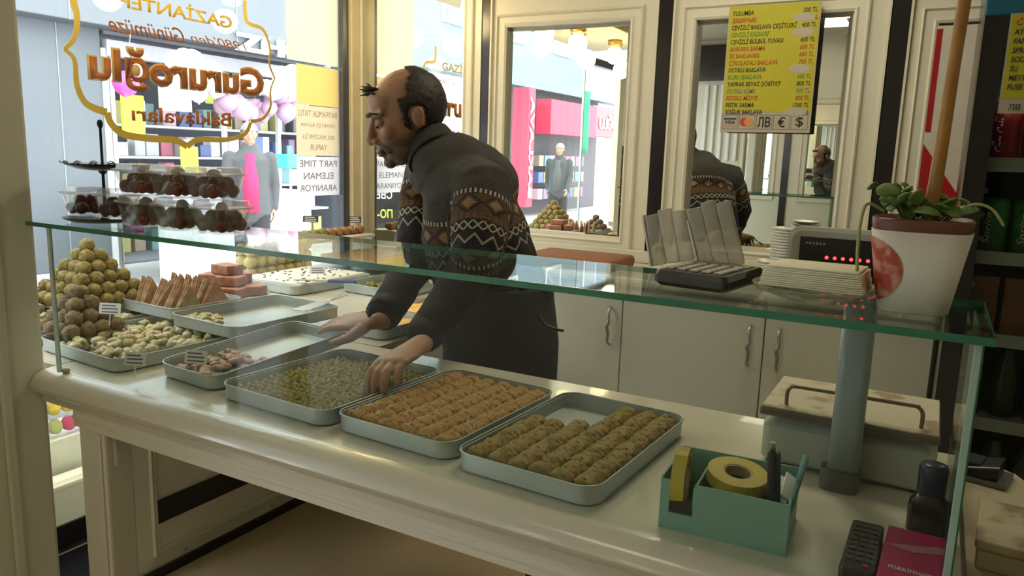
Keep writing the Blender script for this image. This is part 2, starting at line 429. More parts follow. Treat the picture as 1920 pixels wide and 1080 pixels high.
gpart('pane_edge', mat('pale glass edge', (.35, .50, .46), .2), gc, .056, .0645, 1.014, 1.018, .903, 1.2495, .001)
gpart('pane_edge', EDGEG, gc, .0645, .0665, 1.016, 1.27, .903, 1.2495)
for x in (-1.786, .05):
    at_local(MB().lathe([(.008, .9), (.009, .905), (.007, .912)], (x, 1.0205 if x != -1.786 else 1.03, 0), 12).build('pane_clip', STEEL, gc, True), gc)

# ================================================================== TRAYS
def make_tray(x, y, z, wx, wy, rz, label, h=.035, m_=None, M=None):
    t = empty('baking_tray', (x, y, z), label, 'tray', None, math.radians(rz))
    q = MB(); rings = []
    for (e, zz, r) in ((-.012, 0, .028), (-.001, .004, .034), (0, h, .036), (.0022, h+.0015, .037), (.0022, h-.001, .037), (-.0015, h-.003, .035)):
        rings.append([Vector((a, b, zz)) for a, b in rrect(wx+2*e, wy+2*e, r)])
    rings2 = [[Vector((a, b, zz)) for a, b in rrect(wx+2*e, wy+2*e, r)] for e, zz, r in ((-.0035, .0055, .033), (-.014, .002, .026))]
    q.loft(rings+rings2, True, True)
    autosmooth(q.build('pan', m_ or TRAYM, t), 50)
    q = MB(); ring = [Vector((a, b, h+.001)) for a, b in rrect(wx+.002, wy+.002, .037)]
    q.tube(ring+[ring[0]], .0017, 6, caps=False); q.build('rim', TRAYM, t, True)
    if M is not None:
        t.rotation_euler = M
    bpy.context.view_layer.update()
    return t
def on(t, x, y, z=0): return t.matrix_world @ Vector((x, y, z))
PIST = mat('pistachio green', (.30, .27, .07), .75, col2=(.13, .13, .03), scale=110, bump=.8)
PASTRY = mat('baked pastry', (.47, .23, .07), .5, col2=(.33, .24, .07), scale=130, bump=1, lo=.42, hi=.60)
PASTRY2 = mat('green dusted pastry', (.37, .20, .055), .55, col2=(.24, .22, .055), scale=120, bump=1, lo=.38, hi=.58)
CHUNK = mat('pale green chopped sweet', (.55, .52, .34), .7, col2=(.30, .30, .10), scale=60, bump=.6)
CHUNK2 = mat('cream chopped sweet', (.66, .60, .46), .7, col2=(.40, .30, .17), scale=60, bump=.6)
PINKN = mat('pink brown nuts', (.55, .42, .34), .7, col2=(.32, .2, .15), scale=70, bump=.5)
BALLG = mat('green gold nut ball', (.40, .31, .12), .75, col2=(.19, .15, .05), scale=110, bump=1)
BALLB = mat('grey brown nut ball', (.27, .20, .12), .8, col2=(.14, .10, .06), scale=110, bump=1)
def blob(name, r, m_, sub=2, amt=.2, sc=1.3, seed=0):
    me = MB().ico((0, 0, 0), (1, 1, 1), sub).mesh(name)
    me.polygons.foreach_set('use_smooth', [True]*len(me.polygons))
    for v in me.vertices: v.co *= 1+amt*noise.noise(Vector(v.co)*sc+Vector((seed*5.1, 0, 0)))
    for v in me.vertices: v.co = Vector((v.co.x*r[0], v.co.y*r[1], v.co.z*r[2]))
    me.materials.append(m_); return me
def scatter(name, meshes, spots, label, cat, group, rnd=True):
    for i, s in enumerate(spots):
        p, rz = s[0], (s[1] if len(s) > 1 else random.random()*6.28)
        o = bpy.data.objects.new(name, meshes[i % len(meshes)]); COL.objects.link(o)
        o.location = p; o.rotation_euler = (random.uniform(-.15, .15), random.uniform(-.15, .15), rz) if rnd else (s[2] if len(s) > 2 else (0, 0, rz))
        tag(o, label, cat, group)

# front row of three trays with baklava
tr2 = make_tray(-1.165, 1.285, .9, .325, .385, -3, 'grey metal tray packed with small green pistachio bites, under the man\'s near hand')
tr3 = make_tray(-.845, 1.285, .9, .285, .40, -3, 'grey metal tray filled with long rows of golden rolled pastry')
tr4 = make_tray(-.545, 1.27, .9, .275, .43, -3, 'grey metal tray at the right with rolled pastry and an empty back corner')
gm = [blob('pistachio_bite', (.0108, .0108, .012), PIST, 2, .5, 1.9, s) for s in range(3)]
sp = []
for i in range(15):
    for j in range(17):
        sp.append((on(tr2, -.142+i*.0203+random.uniform(-.002, .002), -.172+j*.0215+random.uniform(-.002, .002), .0125+random.uniform(0, .002)),))
scatter('pistachio_bite', gm, sp, 'small green pistachio bite in the tray under the man\'s near hand', 'pastry', 'green pistachio bites in the tray under the hand')
def roll_mesh(seed, m_, L=.0198, r=.0202):
    q = MB(); n = 26; rings = []
    rr = random.Random(seed); K = 11
    for k in range(K):
        u_ = -1+2*k/(K-1); f = (1-abs(u_)**4*.26)*(1+.07*math.sin(k*2.3+seed))
        rings.append([Vector((r*f*1.12*math.cos(2*PI*i/n)*(1+.15*rr.uniform(-1, 1)), L*.64*u_+rr.uniform(-.0016, .0016), r*.82*f*math.sin(2*PI*i/n)*(1+.19*rr.uniform(-1, 1)))) for i in range(n)])
    q.loft(rings); me = q.mesh('rolled_pastry'); me.materials.append(m_)
    me.polygons.foreach_set('use_smooth', [True]*len(me.polygons)); return me
rm3 = [roll_mesh(i, PASTRY) for i in range(7)]; rm4 = [roll_mesh(i+9, PASTRY2) for i in range(7)]
sp = []; rz3 = tr3.rotation_euler.z
for i in range(6):
    for j in range(16):
        sp.append((on(tr3, -.112+i*.0448, -.170+j*.0226, .020+random.uniform(0, .003)), rz3+random.uniform(-.12, .12)))
scatter('rolled_pastry', rm3, sp, 'golden shredded pastry roll in the full middle tray', 'pastry', 'golden rolls in the full middle tray')
sp = []
for i in range(6):
    for j in range(17):
        if i < 3 and j > 9+(i == 2)*1: continue
        sp.append((on(tr4, -.106+i*.0425, -.180+j*.0225, .020+random.uniform(0, .003)), rz3+random.uniform(-.12, .12)))
scatter('rolled_pastry', rm4, sp, 'green dusted pastry roll in the half empty right tray', 'pastry', 'green dusted rolls in the right tray')

def chunks(n, t, x0, x1, y0, y1, z0, meshes, label, group, name='chopped_sweet', hump=.008):
    sp = []
    for k in range(n):
        x, y = random.uniform(x0, x1), random.uniform(y0, y1)
        sp.append((on(t, x, y, z0+random.uniform(0, hump)),))
    scatter(name, meshes, sp, label, 'sweet', group)
cm = [blob('chopped_sweet', (.017, .013, .011), CHUNK if s % 2 else CHUNK2, 2, .6, 2.2, s) for s in range(6)]
pm = [blob('chopped_sweet', (.015, .011, .009), PINKN, 2, .5, 1.8, s+4) for s in range(4)]
trA = make_tray(-1.845, 1.275, .9, .37, .36, -4, 'grey metal tray of chopped green and white sweets at the left end of the counter')
chunks(155, trA, -.16, .16, -.155, .155, .012, cm, 'pale green chopped sweet in the left end counter tray', 'chopped sweets in the left end tray', hump=.018)
# tray being lifted by the man's far hand (rests on its near edge)
trB = make_tray(-1.462, 1.33, .917, .215, .41, -3, 'metal tray with a few pink nutty sweets, its far end lifted by the man', M=(math.radians(4.5), math.radians(0), math.radians(-5)))
chunks(48, trB, -.085, .085, -.185, -.02, .011, pm, 'pinkish nutty sweet at the near end of the lifted tray', 'nutty sweets in the lifted tray', hump=.008)
# empty tray bridging the others
trC = make_tray(-1.725, 1.575, .937, .30, .39, -3, 'nearly empty metal tray raised on its neighbours with a small heap at the near corner')
chunks(20, trC, -.13, -.02, -.175, -.09, .012, cm, 'pale green sweet in the nearly empty raised tray', 'last sweets in the raised tray')
trD = make_tray(-2.05, 1.56, .937, .29, .25, -3, 'white edged tray holding upright triangular pastry slices', m_=mat('pale tray', (.62, .66, .70), .4, .2))
trE = make_tray(-2.235, 1.32, .90, .32, .42, -3, 'tray of green and white chopped sweets beneath the nut ball heaps')
chunks(70, trE, -.14, .14, -.18, .18, .012, cm, 'green and white chopped sweet in the tray beneath the nut balls', 'chopped sweets beneath the nut balls', hump=.02)
# triangular slices standing in tray D
def tri(m_, th=.011):
    q = MB(); n = 3
    for k in range(3):
        x = -th/2+k*th/3
        q.loft([[Vector((xx, -.052, 0)), Vector((xx, .052, 0)), Vector((xx, .002*k, .094-.002*k))] for xx in (x, x+th/3*.8)])
    me = q.mesh('triangle_slice'); me.materials.append(m_); return me
TRI = mat('layered nut slice', (.58, .42, .22), .6, col2=(.36, .22, .11), scale=60, bump=.4)
tm = [tri(TRI), tri(mat('pink layered slice', (.52, .33, .22), .6, col2=(.36, .17, .10), scale=60, bump=.4), .013)]
sp = []
for k in range(9):
    sp.append((on(trD, -.12+k*.028, random.uniform(-.055, -.035), .006), 0, (random.uniform(-.06, .06), random.uniform(-.12, .12), math.radians(random.uniform(-8, 40) if k < 3 else random.uniform(-20, 12)))))
for k in range(7):
    sp.append((on(trD, -.11+k*.033, .055+random.uniform(-.012, .012), .006), 0, (0, random.uniform(-.12, .12), math.radians(random.uniform(-25, 25)))))
scatter('triangle_slice', tm, sp, 'upright triangular nut pastry slice in the white edged tray', 'pastry', 'triangular slices in the white edged tray', rnd=False)
# nut ball pyramids
def pyramid(cx, cy, z, n, r, meshes, label, group, stretch=1.0):
    sp = []
    for L in range(n):
        k = n-L
        for i in range(k):
            for j in range(k):
                x = (i-(k-1)/2)*2*r*.97; y = (j-(k-1)/2)*2*r*.97*stretch
                if math.hypot(x, y/stretch) > k*r*1.28: continue
                sp.append((Vector((cx+x+random.uniform(-.003, .003), cy+y+random.uniform(-.003, .003), z+r+L*r*1.42)),))
    scatter('nut_ball', meshes, sp, label, 'sweet', group)
bm_ = [blob('nut_ball', (.0225, .0225, .021), BALLG, 3, .22, 2.6, s) for s in range(3)]
bm2 = [blob('nut_ball', (.0222, .0222, .021), BALLB, 3, .24, 2.6, s) for s in range(3)]
def plate(x, y, z, r, label, h=.06):
    t = empty('cake_plate', (x, y, z), label, 'plate')
    MB().lathe([(r*.35, 0), (r*.3, .01), (r*.16, .02), (r*.14, h-.02), (r*.5, h-.008), (r, h), (r, h+.004), (r*.3, h)], n=28).build('plate_dish', mat('white china', (.75, .75, .70), .2), t, True)
    MB().lathe([(r+.001, h+.001), (r+.003, h+.003), (r, h+.006)], n=28, c0=False, c1=False).build('plate_rim', STEEL, t, True)
    return t
PY = at(172, 566, z=.952)
plate(PY.x, PY.y, .9, .13, 'low white plate under the tall green gold nut ball pyramid', .05)
pyramid(PY.x, PY.y, .952, 6, .0222, bm_, 'green gold nut ball in the tall pyramid by the window', 'tall pyramid of green gold nut balls')
P2 = at(152, 622, z=.925)
pyramid(P2.x, P2.y, .922, 4, .022, bm2, 'grey brown nut ball in the small heap behind the glass corner', 'small heap of grey brown nut balls')
pyramid(-2.42, 1.20, .915, 5, .0222, bm2, 'dark nut ball in the heap beside the door jamb', 'heap of dark nut balls beside the jamb')

# ================================================================== MORE SWEETS ALONG THE WINDOW
def tag_card(x, y, z, rz, label, dark=False, w_=.05, h_=.03, lean=-12, word=None):
    t = empty('price_tag', (x, y, z), label, 'price tag', None, math.radians(rz))
    T = Matrix.Rotation(math.radians(lean), 4, 'X')
    part('card', DARK if dark else WHITE, t, -w_/2, w_/2, -.001, .001, .03, .03+h_, 0, T)
    MB().tube([T @ Vector((0, .002, 0)), T @ Vector((0, .002, .035))], .0018, 6).build('pick', WHITE, t)
    for k in range(3):
        part('print_line', WHITE if dark else mat('blue grey print', (.12, .14, .25), .6), t, -w_*.38, w_*(.38-.1*(k == 2)), -.0016, -.001, .034+k*h_*.29, .034+k*h_*.29+h_*.12, 0, T)
    return t
p = at(250, 690, z=.94); tag_card(p.x, p.y, .915, 25, 'small white price tag stuck in the left end tray of chopped sweets')
p = at(350, 690, z=.95); tag_card(p.x, p.y+.02, .925, 20, 'small white price tag standing in the lifted tray', w_=.055)
p = at(190, 580, z=1.0); tag_card(p.x+.03, p.y, .96, 25, 'white price tag between the nut ball heap and the triangle tray', w_=.06)
p = at(595, 500, z=.99); tag_card(p.x, p.y, .93, 35, 'white framed price tag behind the slab cake', w_=.06)
p = at(580, 410, z=1.17); tag_card(-2.5, 2.60, 1.085, 30, 'dark price tag by the window behind the green topped rolls', True, .07, .03)
tag_card(-2.46, 2.86, 1.07, 30, 'dark price tag near the mirrored corner', True, .06, .03)
# reddish slab squares stacked
LOK = mat('red brown nut slab', (.34, .12, .07), .6, col2=(.46, .25, .18), scale=50, bump=.3)
SQ = at(432, 548, z=.955)
plate(SQ.x, SQ.y, .9, .13, 'white plate under the stacked red brown slab squares', .05)
sp = []
for L, pts in enumerate((((-.07, -.05), (0, -.06), (.07, -.05), (-.06, .03), (.02, .03), (.08, .03)), ((-.04, -.03), (.04, -.03), (0, .04)), ((.0, -.01),))):
    for x, y in pts: sp.append((Vector((SQ.x+x, SQ.y+y, .956+.016+L*.033)), 0, (0, 0, math.radians(random.uniform(-30, 30)))))
me = MB().box(-.042, .042, -.034, .034, -.0155, .0155, .003).mesh('slab_square'); me.materials.append(LOK)
scatter('slab_square', [me], sp, 'red brown nut slab square in the stack on the white plate', 'sweet', 'stack of red brown slab squares', rnd=False)
# white slab with chips on a steel tray, with knife and spatula
tF = make_tray(-2.22, 2.28, .9, .34, .42, -3, 'metal tray carrying the broad white slab cake')
sl = empty('slab_cake', (-2.22, 2.28, .905), 'broad white slab cake sprinkled with dark nut flakes, beside the blue knife', 'cake')
MB().box(-.155, .155, -.19, .19, 0, .038, .008, 3).build('icing', mat('white icing', (.80, .78, .72), .6, bump=.2, scale=14), sl, True)
q = MB()
me = blob('flake', (.008, .004, .002), mat('dark nut flake', (.12, .06, .04), .7), 1, .3)
for k in range(60):
    o = link('flake', me, None, sl, loc=(random.uniform(-.145, .145), random.uniform(-.18, .18), .0395)); o.rotation_euler = (0, 0, random.random()*6)
kn = empty('knife', (-1.99, 2.16, .985), 'knife with a blue handle lying across the slab cake tray', 'knife', None, math.radians(28))
part('handle', mat('blue handle', (.03, .06, .22), .4), kn, 0, .11, -.010, .010, -.006, .006, .004)
part('blade', STEEL, kn, -.13, 0, -.009, .009, -.001, .001)
kn.location.z = .955
A_s, B_s = at(566, 580, z=.976), at(655, 551, z=.976)
sp_ = empty('spatula', (A_s.x, A_s.y, .9755), 'long steel cake spatula resting on the nearly empty raised tray', 'spatula', None, math.atan2(B_s.y-A_s.y, B_s.x-A_s.x))
MB().loft([[Vector((x, -a, 0)), Vector((x, a, 0)), Vector((x, a, .0015)), Vector((x, -a, .0015))] for x, a in ((-.02, .020), (0, .026), (.12, .022), (.15, .008))]).build('blade', STEEL, sp_)
part('handle', STEEL, sp_, .15, .26, -.008, .008, -.001, .004, .002)
# yellow ball bale by the window
bm3 = [blob('cream_ball', (.028, .028, .027), mat('cream yellow ball', (.66, .58, .30), .6, col2=(.55, .46, .2), scale=30, bump=.3), 2, .1, 1.5, s) for s in range(2)]
sp = [(Vector((-2.50+a*.05, 2.20+b*.053, .93+c*.048)),) for c in range(3) for a in range(2) for b in range(7)]
scatter('cream_ball', bm3, sp, 'cream yellow ball in the long bale against the window', 'sweet', 'long bale of cream yellow balls')
# flat brown and green trays
tG = make_tray(-1.86, 2.42, .9, .28, .36, -3, 'metal tray with a low bed of green pastry behind the man\'s far arm')
chunks(50, tG, -.11, .11, -.15, .15, .012, gm, 'green pastry bite in the tray behind the man\'s far arm', 'green bites behind the far arm', 'pistachio_bite')
tH = make_tray(-2.27, 2.78, .93, .40, .34, -3, 'metal tray of flat red brown pastry close to the mirrored corner')
o = MB().box(-.18, .18, -.15, .15, .006, .03, .006).build('flat_pastry', mat('red brown sheet pastry', (.45, .20, .12), .7, col2=(.32, .12, .07), scale=60, bump=.7), None); o.location = (-2.27, 2.78, .931)
o.rotation_euler.z = math.radians(-3); tag(o, 'flat red brown sheet of pastry in the tray near the mirrored corner', 'pastry')
st = empty('display_stand', (-2.5, 2.72, .9), 'low white stand lifting the pastry rolls beside the window', 'stand')
part('stand_top', WHITE, st, -.07, .07, -.24, .26, .125, .14, .003)
for y in (-.23, .25): part('stand_leg', WHITE, st, -.06, .06, y-.005, y+.005, 0, .125)
rg = roll_mesh(31, mat('green rolled pastry', (.24, .24, .07), .7, bump=.5, scale=60), .035, .022); rb_ = roll_mesh(32, mat('brown rolled pastry', (.40, .20, .10), .7, bump=.5, scale=60), .035, .022)
for i in range(9):
    o = bpy.data.objects.new('thick_roll', (rg if i < 4 else rb_)); COL.objects.link(o); o.location = (-2.50, 2.52+i*.052, 1.04+.020); o.rotation_euler = (0, 0, PI/2)
    tag(o, ('green' if i < 4 else 'brown')+' thick pastry roll in the row on the white stand', 'pastry', ('green' if i < 4 else 'brown')+' rolls on the white stand')
# orange trays behind the near arm
for k, (x, y) in enumerate(((-1.47, 1.83), (-1.47, 2.08))):
    t = make_tray(x, y, .9, .22, .23, -3, ('nearer' if k == 0 else 'farther')+' pale tray of orange shredded dessert behind the near forearm', m_=mat('pale tray', (.6, .6, .5), .4, .2))
    me = MB().box(-.095, .095, -.10, .10, 0, .018, .006, 2).mesh('d')
    bm = bmesh.new(); bm.from_mesh(me); bmesh.ops.subdivide_edges(bm, edges=bm.edges[:], cuts=6, use_grid_fill=True); bm.to_mesh(me); bm.free()
    rough_me(me, .006, 60)
    o = link('shredded_dessert', me, mat('orange shred', (.85, .38, .04), .5, col2=(.95, .62, .16), scale=70, bump=.6), None, True, (x, y, .906)); o.rotation_euler.z = math.radians(-3)
    tag(o, 'orange shredded dessert filling the '+('nearer' if k == 0 else 'farther')+' pale tray', 'dessert')

# ================================================================== BACK CABINETS
DOORX = [-1.9, -1.48, -.97, -.461, .04]
for i in range(4):
    a, b_ = DOORX[i], DOORX[i+1]
    nm = ['partly hidden behind the man, at the window end', 'behind the man\'s apron with one handle', 'in the middle behind the right trays', 'behind the scale post at the fridge end'][i]
    t = empty('base_cabinet', ((a+b_)/2, 2.83, 0), 'cream back cabinet with a flat door, '+nm, 'cabinet')
    hw = (b_-a)/2
    part('body', CREAM2, t, -hw+.001, hw-.001, -.20, .185, .08, .985)
    part('plinth', BLACK, t, -hw+.001, hw-.001, -.17, .185, 0, .08)
    d = part('door', CREAM2, t, -hw+.0018, hw-.0018, -.22, -.201, .09, .975, .003)
    hx = (hw-.045) if i in (1, 2) else ((-hw+.05) if i == 3 else hw-.04)
    pts = [(hx, -.222, .762), (hx, -.243, .775), (hx+.004, -.250, .81), (hx-.002, -.252, .832), (hx+.004, -.250, .855), (hx, -.243, .893), (hx, -.222, .905)]
    MB().tube(catmull(pts, 4), [.0045]*5+[.0055]*4+[.0065]*7+[.0055]*4+[.0045]*5, 8).build('handle', STEEL, d, True)
wt = empty('back_worktop', (-.93, 2.83, .986), 'long cream worktop running over the back cabinets', 'worktop')
part('slab', WTOP, wt, -.97, .97, -.235, .19, 0, .034, .012)
part('upstand', CREAM, wt, -.97, .97, .185, .20, .034, .085, .003)
# items on the back counter
bs = empty('baklava_slab', (-1.22, 2.76, 1.021), 'large brown unsliced pastry slab lying on the back worktop behind the man', 'pastry')
me = MB().box(-.20, .19, -.13, .13, 0, .048, .02, 4).mesh(); rough_me(me, .004, 30)
link('crust', me, mat('brown crust', (.30, .12, .05), .65, col2=(.22, .085, .04), scale=60, bump=.5), bs, True)
part('board', WHITE, bs, -.21, .20, -.14, .14, -.001, .004)
def plates(x, y, n, r, label, grp):
    prof = [(r*.55, 0), (r*.7, .002), (r, .010), (r, .0125), (r*.68, .0055), (r*.5, .004)]
    me = MB().lathe(prof, n=22).mesh('dessert_plate'); me.materials.append(mat('white china', (.75, .75, .70), .2)); me.polygons.foreach_set('use_smooth', [True]*len(me.polygons))
    for k in range(n):
        o = bpy.data.objects.new('dessert_plate', me); COL.objects.link(o); o.location = (x+random.uniform(-.002, .002), y, 1.021+k*.0105); tag(o, label, 'plate', grp)
plates(-.455, 2.86, 19, .058, 'white dessert plate in the tall stack on the back worktop', 'tall stack of dessert plates')
plates(-.475, 2.72, 9, .052, 'white dessert plate in the lower stack beside the tall one', 'lower stack of dessert plates')
cd = empty('serving_jug', (-.80, 2.78, 1.021), 'cream rounded serving jug on the back worktop at the left of the plastic packs', 'jug')
MB().lathe([(.05, 0), (.075, .02), (.082, .06), (.07, .10), (.05, .115), (.052, .125), (.046, .125), (.044, .112), (.01, .05)], n=24).build('bowl', mat('cream glaze', (.72, .68, .55), .25), cd, True)
MB().tube(catmull([(-.07, 0, .10), (-.115, 0, .105), (-.12, 0, .06), (-.08, 0, .03)]), .007, 8).build('handle', mat('cream glaze', (.72, .68, .55), .25), cd, True)

# ================================================================== PRICE LIST
pl = empty('price_list', (-.60, 3.03, 1.80), 'yellow printed price list of sweets hung over the second mirror', 'price list')
YEL = mat('yellow print', (.46, .42, .012), .55, col2=(.43, .39, .015)); CREAMP = mat('cream print', (.44, .40, .31), .6)
lx0, lx1, lz0, lz1 = -.762, -.436, 1.56, 2.022
o = part('sheet', CREAMP, pl, lx0, lx1, 3.026, 3.029, lz0, lz1); o.location = -pl.location
o = part('yellow_field', YEL, pl, lx0+.004, lx1-.004, 3.0252, 3.026, lz0+.075, lz1-.002); o.location = -pl.location
cb, cr, cg, cbl = mat('ink black', (.03, .03, .02), .6), mat('ink red', (.5, .06, .02), .6), mat('ink green', (.12, .26, .03), .6), mat('ink blue grey', (.16, .25, .30), .6)
rows = [('TULUMBA', cb, '300 TL'), ('\u015eEKERPARE', cr, None), ('CEV\u0130ZL\u0130 BAKLAVA \u00c7E\u015e\u0130TLER\u0130', cb, '400 TL'), ('CEV\u0130ZL\u0130 KADAYIF', cg, None), ('CEV\u0130ZL\u0130 B\u00dcLB\u00dcL YUVASI', cb, '600 TL'), ('ANKARA SARMA', cr, '600 TL'), ('EV BAKLAVASI', cr, '600 TL'), ('\u00c7\u0130KOLATALI BAKLAVA', cr, '750 TL'), ('FISTIKLI BAKLAVA', cb, None), ('KURU BAKLAVA', cg, '600 TL'), ('YAPRAK BEYAZ \u015e\u00d6B\u0130YET', cb, '800 TL'), ('FISTIKLI EZME', cbl, '900 TL'), ('FISTIKLI M\u0130DYE', cr, '800 TL'), ('FISTIK SARMA', cb, '1200 TL'), ('SO\u011eUK BAKLAVA', cb, None)]
for i, (s_, c_, pr) in enumerate(rows):
    z = lz1-.036-i*.0256
    o = text(s_, c_, (lx0+.014, 3.0250, z), FRONT_R, .0225, parent=pl, off=.016, squeeze=.76, shear=.12); o.location = -pl.location
    if pr:
        o = text(pr, c_ if i != 0 else cb, (lx1-.012, 3.0250, z), FRONT_R, .0215, parent=pl, off=.012, squeeze=.80, align='RIGHT', shear=.12); o.location = -pl.location
    else:
        o = MB().lathe([(.0001, 0), (.030, 0), (.032, .0006), (.0001, .0008)], (0, 0, 0), 20, 'y').build('patch', CREAMP, pl)
        for v in o.data.vertices: v.co = Vector((v.co.x*1.2, v.co.y, v.co.z*.5))
        o.location = Vector((lx1-.055, 3.0248, z+.008))-pl.location
        if i in (1, 14): o2 = text('L', c_, (lx1-.018, 3.0240, z), FRONT_R, .0215, parent=pl, off=.012, squeeze=.8, shear=.12); o2.location = -pl.location
for i in range(5):
    x0 = lx0+.006+i*.063; z0 = lz0+.012
    q = MB(); 
    for a, b_, c, d in ((x0, x0+.058, z0, z0+.0015), (x0, x0+.058, z0+.0515, z0+.053), (x0, x0+.0015, z0, z0+.053), (x0+.0565, x0+.058, z0, z0+.053)): q.box(a, b_, 3.0250, 3.026, c, d)
    o = q.build('box_outline', mat('ink grey', (.2, .18, .14), .6), pl); o.location = -pl.location
def pchild(o): o.location = -pl.location; return o
pchild(part('blue_bar', mat('ink navy', (.03, .04, .09), .6), pl, lx0+.012, lx0+.058, 3.0250, 3.0258, lz0+.047, lz0+.053)); pchild(part('gold_bar', mat('ink gold', (.45, .33, .18), .6), pl, lx0+.012, lx0+.058, 3.0250, 3.0258, lz0+.019, lz0+.027))
pchild(text('VISA', mat('ink navy', (.03, .04, .09), .6), (lx0+.015, 3.0250, lz0+.031), FRONT_R, fit=(.040, .013), parent=pl, off=.02))
for k, (dx, c_) in enumerate(((.024, mat('ink red', (.5, .06, .02))), (.040, mat('ink orange', (.65, .28, .08), .6)))):
    pchild(MB().lathe([(.0001, 0), (.0165, 0), (.0165, .0008), (.0001, .0008)], (lx0+.069+dx-.004, 3.0254-.0004*k, lz0+.0385), 20, 'y').build('card_circle', c_, pl))
for i, s_ in ((2, '\u041b\u0412'), (3, '\u20ac'), (4, '$')):
    pchild(text(s_, cb, (lx0+.006+i*.063+(.006 if i == 2 else .016), 3.0250, lz0+.020), FRONT_R, fit=((.046 if i == 2 else .026), .038), parent=pl, off=.005 if i > 2 else .02))

pl.location.y -= .022
# ================================================================== THINGS ON THE GLASS SHELF
ZS = 1.2605
def tub(x, y, z, label, rz=0, wx=.105, wy=.105, h=.058):
    t = empty('plastic_tub', (x, y, z), label, 'tub', None, math.radians(rz)); q = MB()
    q.loft([[Vector((a*(1), b, zz)) for a, b in rrect(wx+e, wy+e, .02)] for e, zz in ((-.022, 0), (-.018, .002), (0, h), (.004, h), (-.0025, h-.0005), (-.021, .004))])
    q.build('tub_body', TUBM, t, True)
    q = MB(); q.loft([[Vector((a, b, zz)) for a, b in rrect(wx+e, wy+e, .02)] for e, zz in ((.008, h-.003), (.009, h+.003), (-.004, h+.004), (-.008, h+.014), (-.02, h+.015))])
    q.build('lid', LIDM, t, True)
    return t
CHOC = mat('syrup brown ball', (.23, .050, .022), .28, col2=(.13, .028, .016), scale=30, bump=.3)
cmesh = [blob('syrup_ball', (.0155, .0155, .0145), CHOC, 3, .10, 1.5, s) for s in range(3)]
tubs = [(-1.60, 1.135, ZS, 'lower clear tub of brown balls, left of the lower row of three'), (-1.487, 1.145, ZS, 'lower clear tub of brown balls, middle of the lower row of three'), (-1.37, 1.155, ZS, 'lower clear tub of brown balls, right end nearest the man'),
        (-1.595, 1.13, ZS+.073, 'upper clear tub of brown balls, left one next to the cake stand rod'), (-1.49, 1.14, ZS+.073, 'upper clear tub of brown balls, middle of the upper row'), (-1.385, 1.15, ZS+.073, 'upper clear tub of brown balls, right one nearest the man')]
BALLSPOTS = [(-.027, -.027, 0), (0.005, -.028, 0), (.028, -.004, 0), (-.029, .005, 0), (0, .003, 0), (.024, .028, 0), (-.012, .03, 0), (-.016, -.014, 1), (.015, -.012, 1), (.014, .017, 1), (-.015, .016, 1), (.030, -.028, 0), (-.031, .030, 0), (.027, .012, 1), (-.0, 0, 2)]
for n_, (x, y, z, lb) in enumerate(tubs):
    tub(x, y, z, lb, random.uniform(-4, 4), .100, .100, .056 if n_ < 3 else .054)
    for k, (a, b_, L) in enumerate(BALLSPOTS[:15+(n_ % 2)]):
        o = bpy.data.objects.new('syrup_ball', cmesh[k % 3]); COL.objects.link(o); o.location = (x+a*1.0, y+b_, z+.0185+L*.0165); o.rotation_euler = (random.random()*3, random.random()*3, 0)
        tag(o, 'brown syrup ball inside the '+lb.split(' of brown balls')[0]+', '+lb.split(', ')[1], 'sweet', 'brown balls in the '+lb.split(', ')[1])
# black two tier stand
ts = empty('tiered_stand', (-1.745, 1.128, ZS), 'black two tier metal stand at the left end of the glass shelf', 'stand')
BM = mat('black cast metal', (.02, .018, .022), .4, .4)
MB().lathe([(.05, 0), (.075, .002), (.088, .008), (.092, .012), (.088, .012), (.05, .006)], n=28).build('lower_tier', BM, ts, True)
MB().lathe([(.03, .122), (.055, .125), (.078, .134), (.082, .138), (.078, .138), (.03, .129)], n=28).build('upper_tier', BM, ts, True)
MB().lathe([(.012, .004), (.004, .02), (.0035, .112), (.010, .118), (.010, .124), (.0035, .13), (.003, .22), (.0055, .224), (.007, .231), (.0055, .238), (.001, .241)], n=12).build('rod', BM, ts, True)
for k in range(14):
    a = 2*PI*k/14; MB().tube([(.084*math.cos(a), .084*math.sin(a), .138), (.088*math.cos(a+.1), .088*math.sin(a+.1), .142), (.084*math.cos(a+.2), .084*math.sin(a+.2), .138)], .0015, 5).build('rim_scroll', BM, ts)
for k, (dx, dy, nm) in enumerate(((-.058, -.012, 'left'), (.052, .0, 'right'))):
    x, y, z = -1.745+dx, 1.128+dy, ZS+.0125
    tub(x, y, z, 'small clear tub of brown balls on the '+nm+' side of the lower black tier', 10, .078, .085, .055)
    for j, (a, b_, L) in enumerate(((-.018, -.02, 0), (.014, -.018, 0), (-.016, .016, 0), (.016, .016, 0), (0, -.012, 1), (0, .014, 1))):
        o = bpy.data.objects.new('syrup_ball', cmesh[j % 3]); COL.objects.link(o); o.location = (x+a, y+b_, z+.0185+L*.018); tag(o, 'brown syrup ball in the small tub on the '+nm+' side of the black tier', 'sweet', 'brown balls in the '+nm+' small tub')

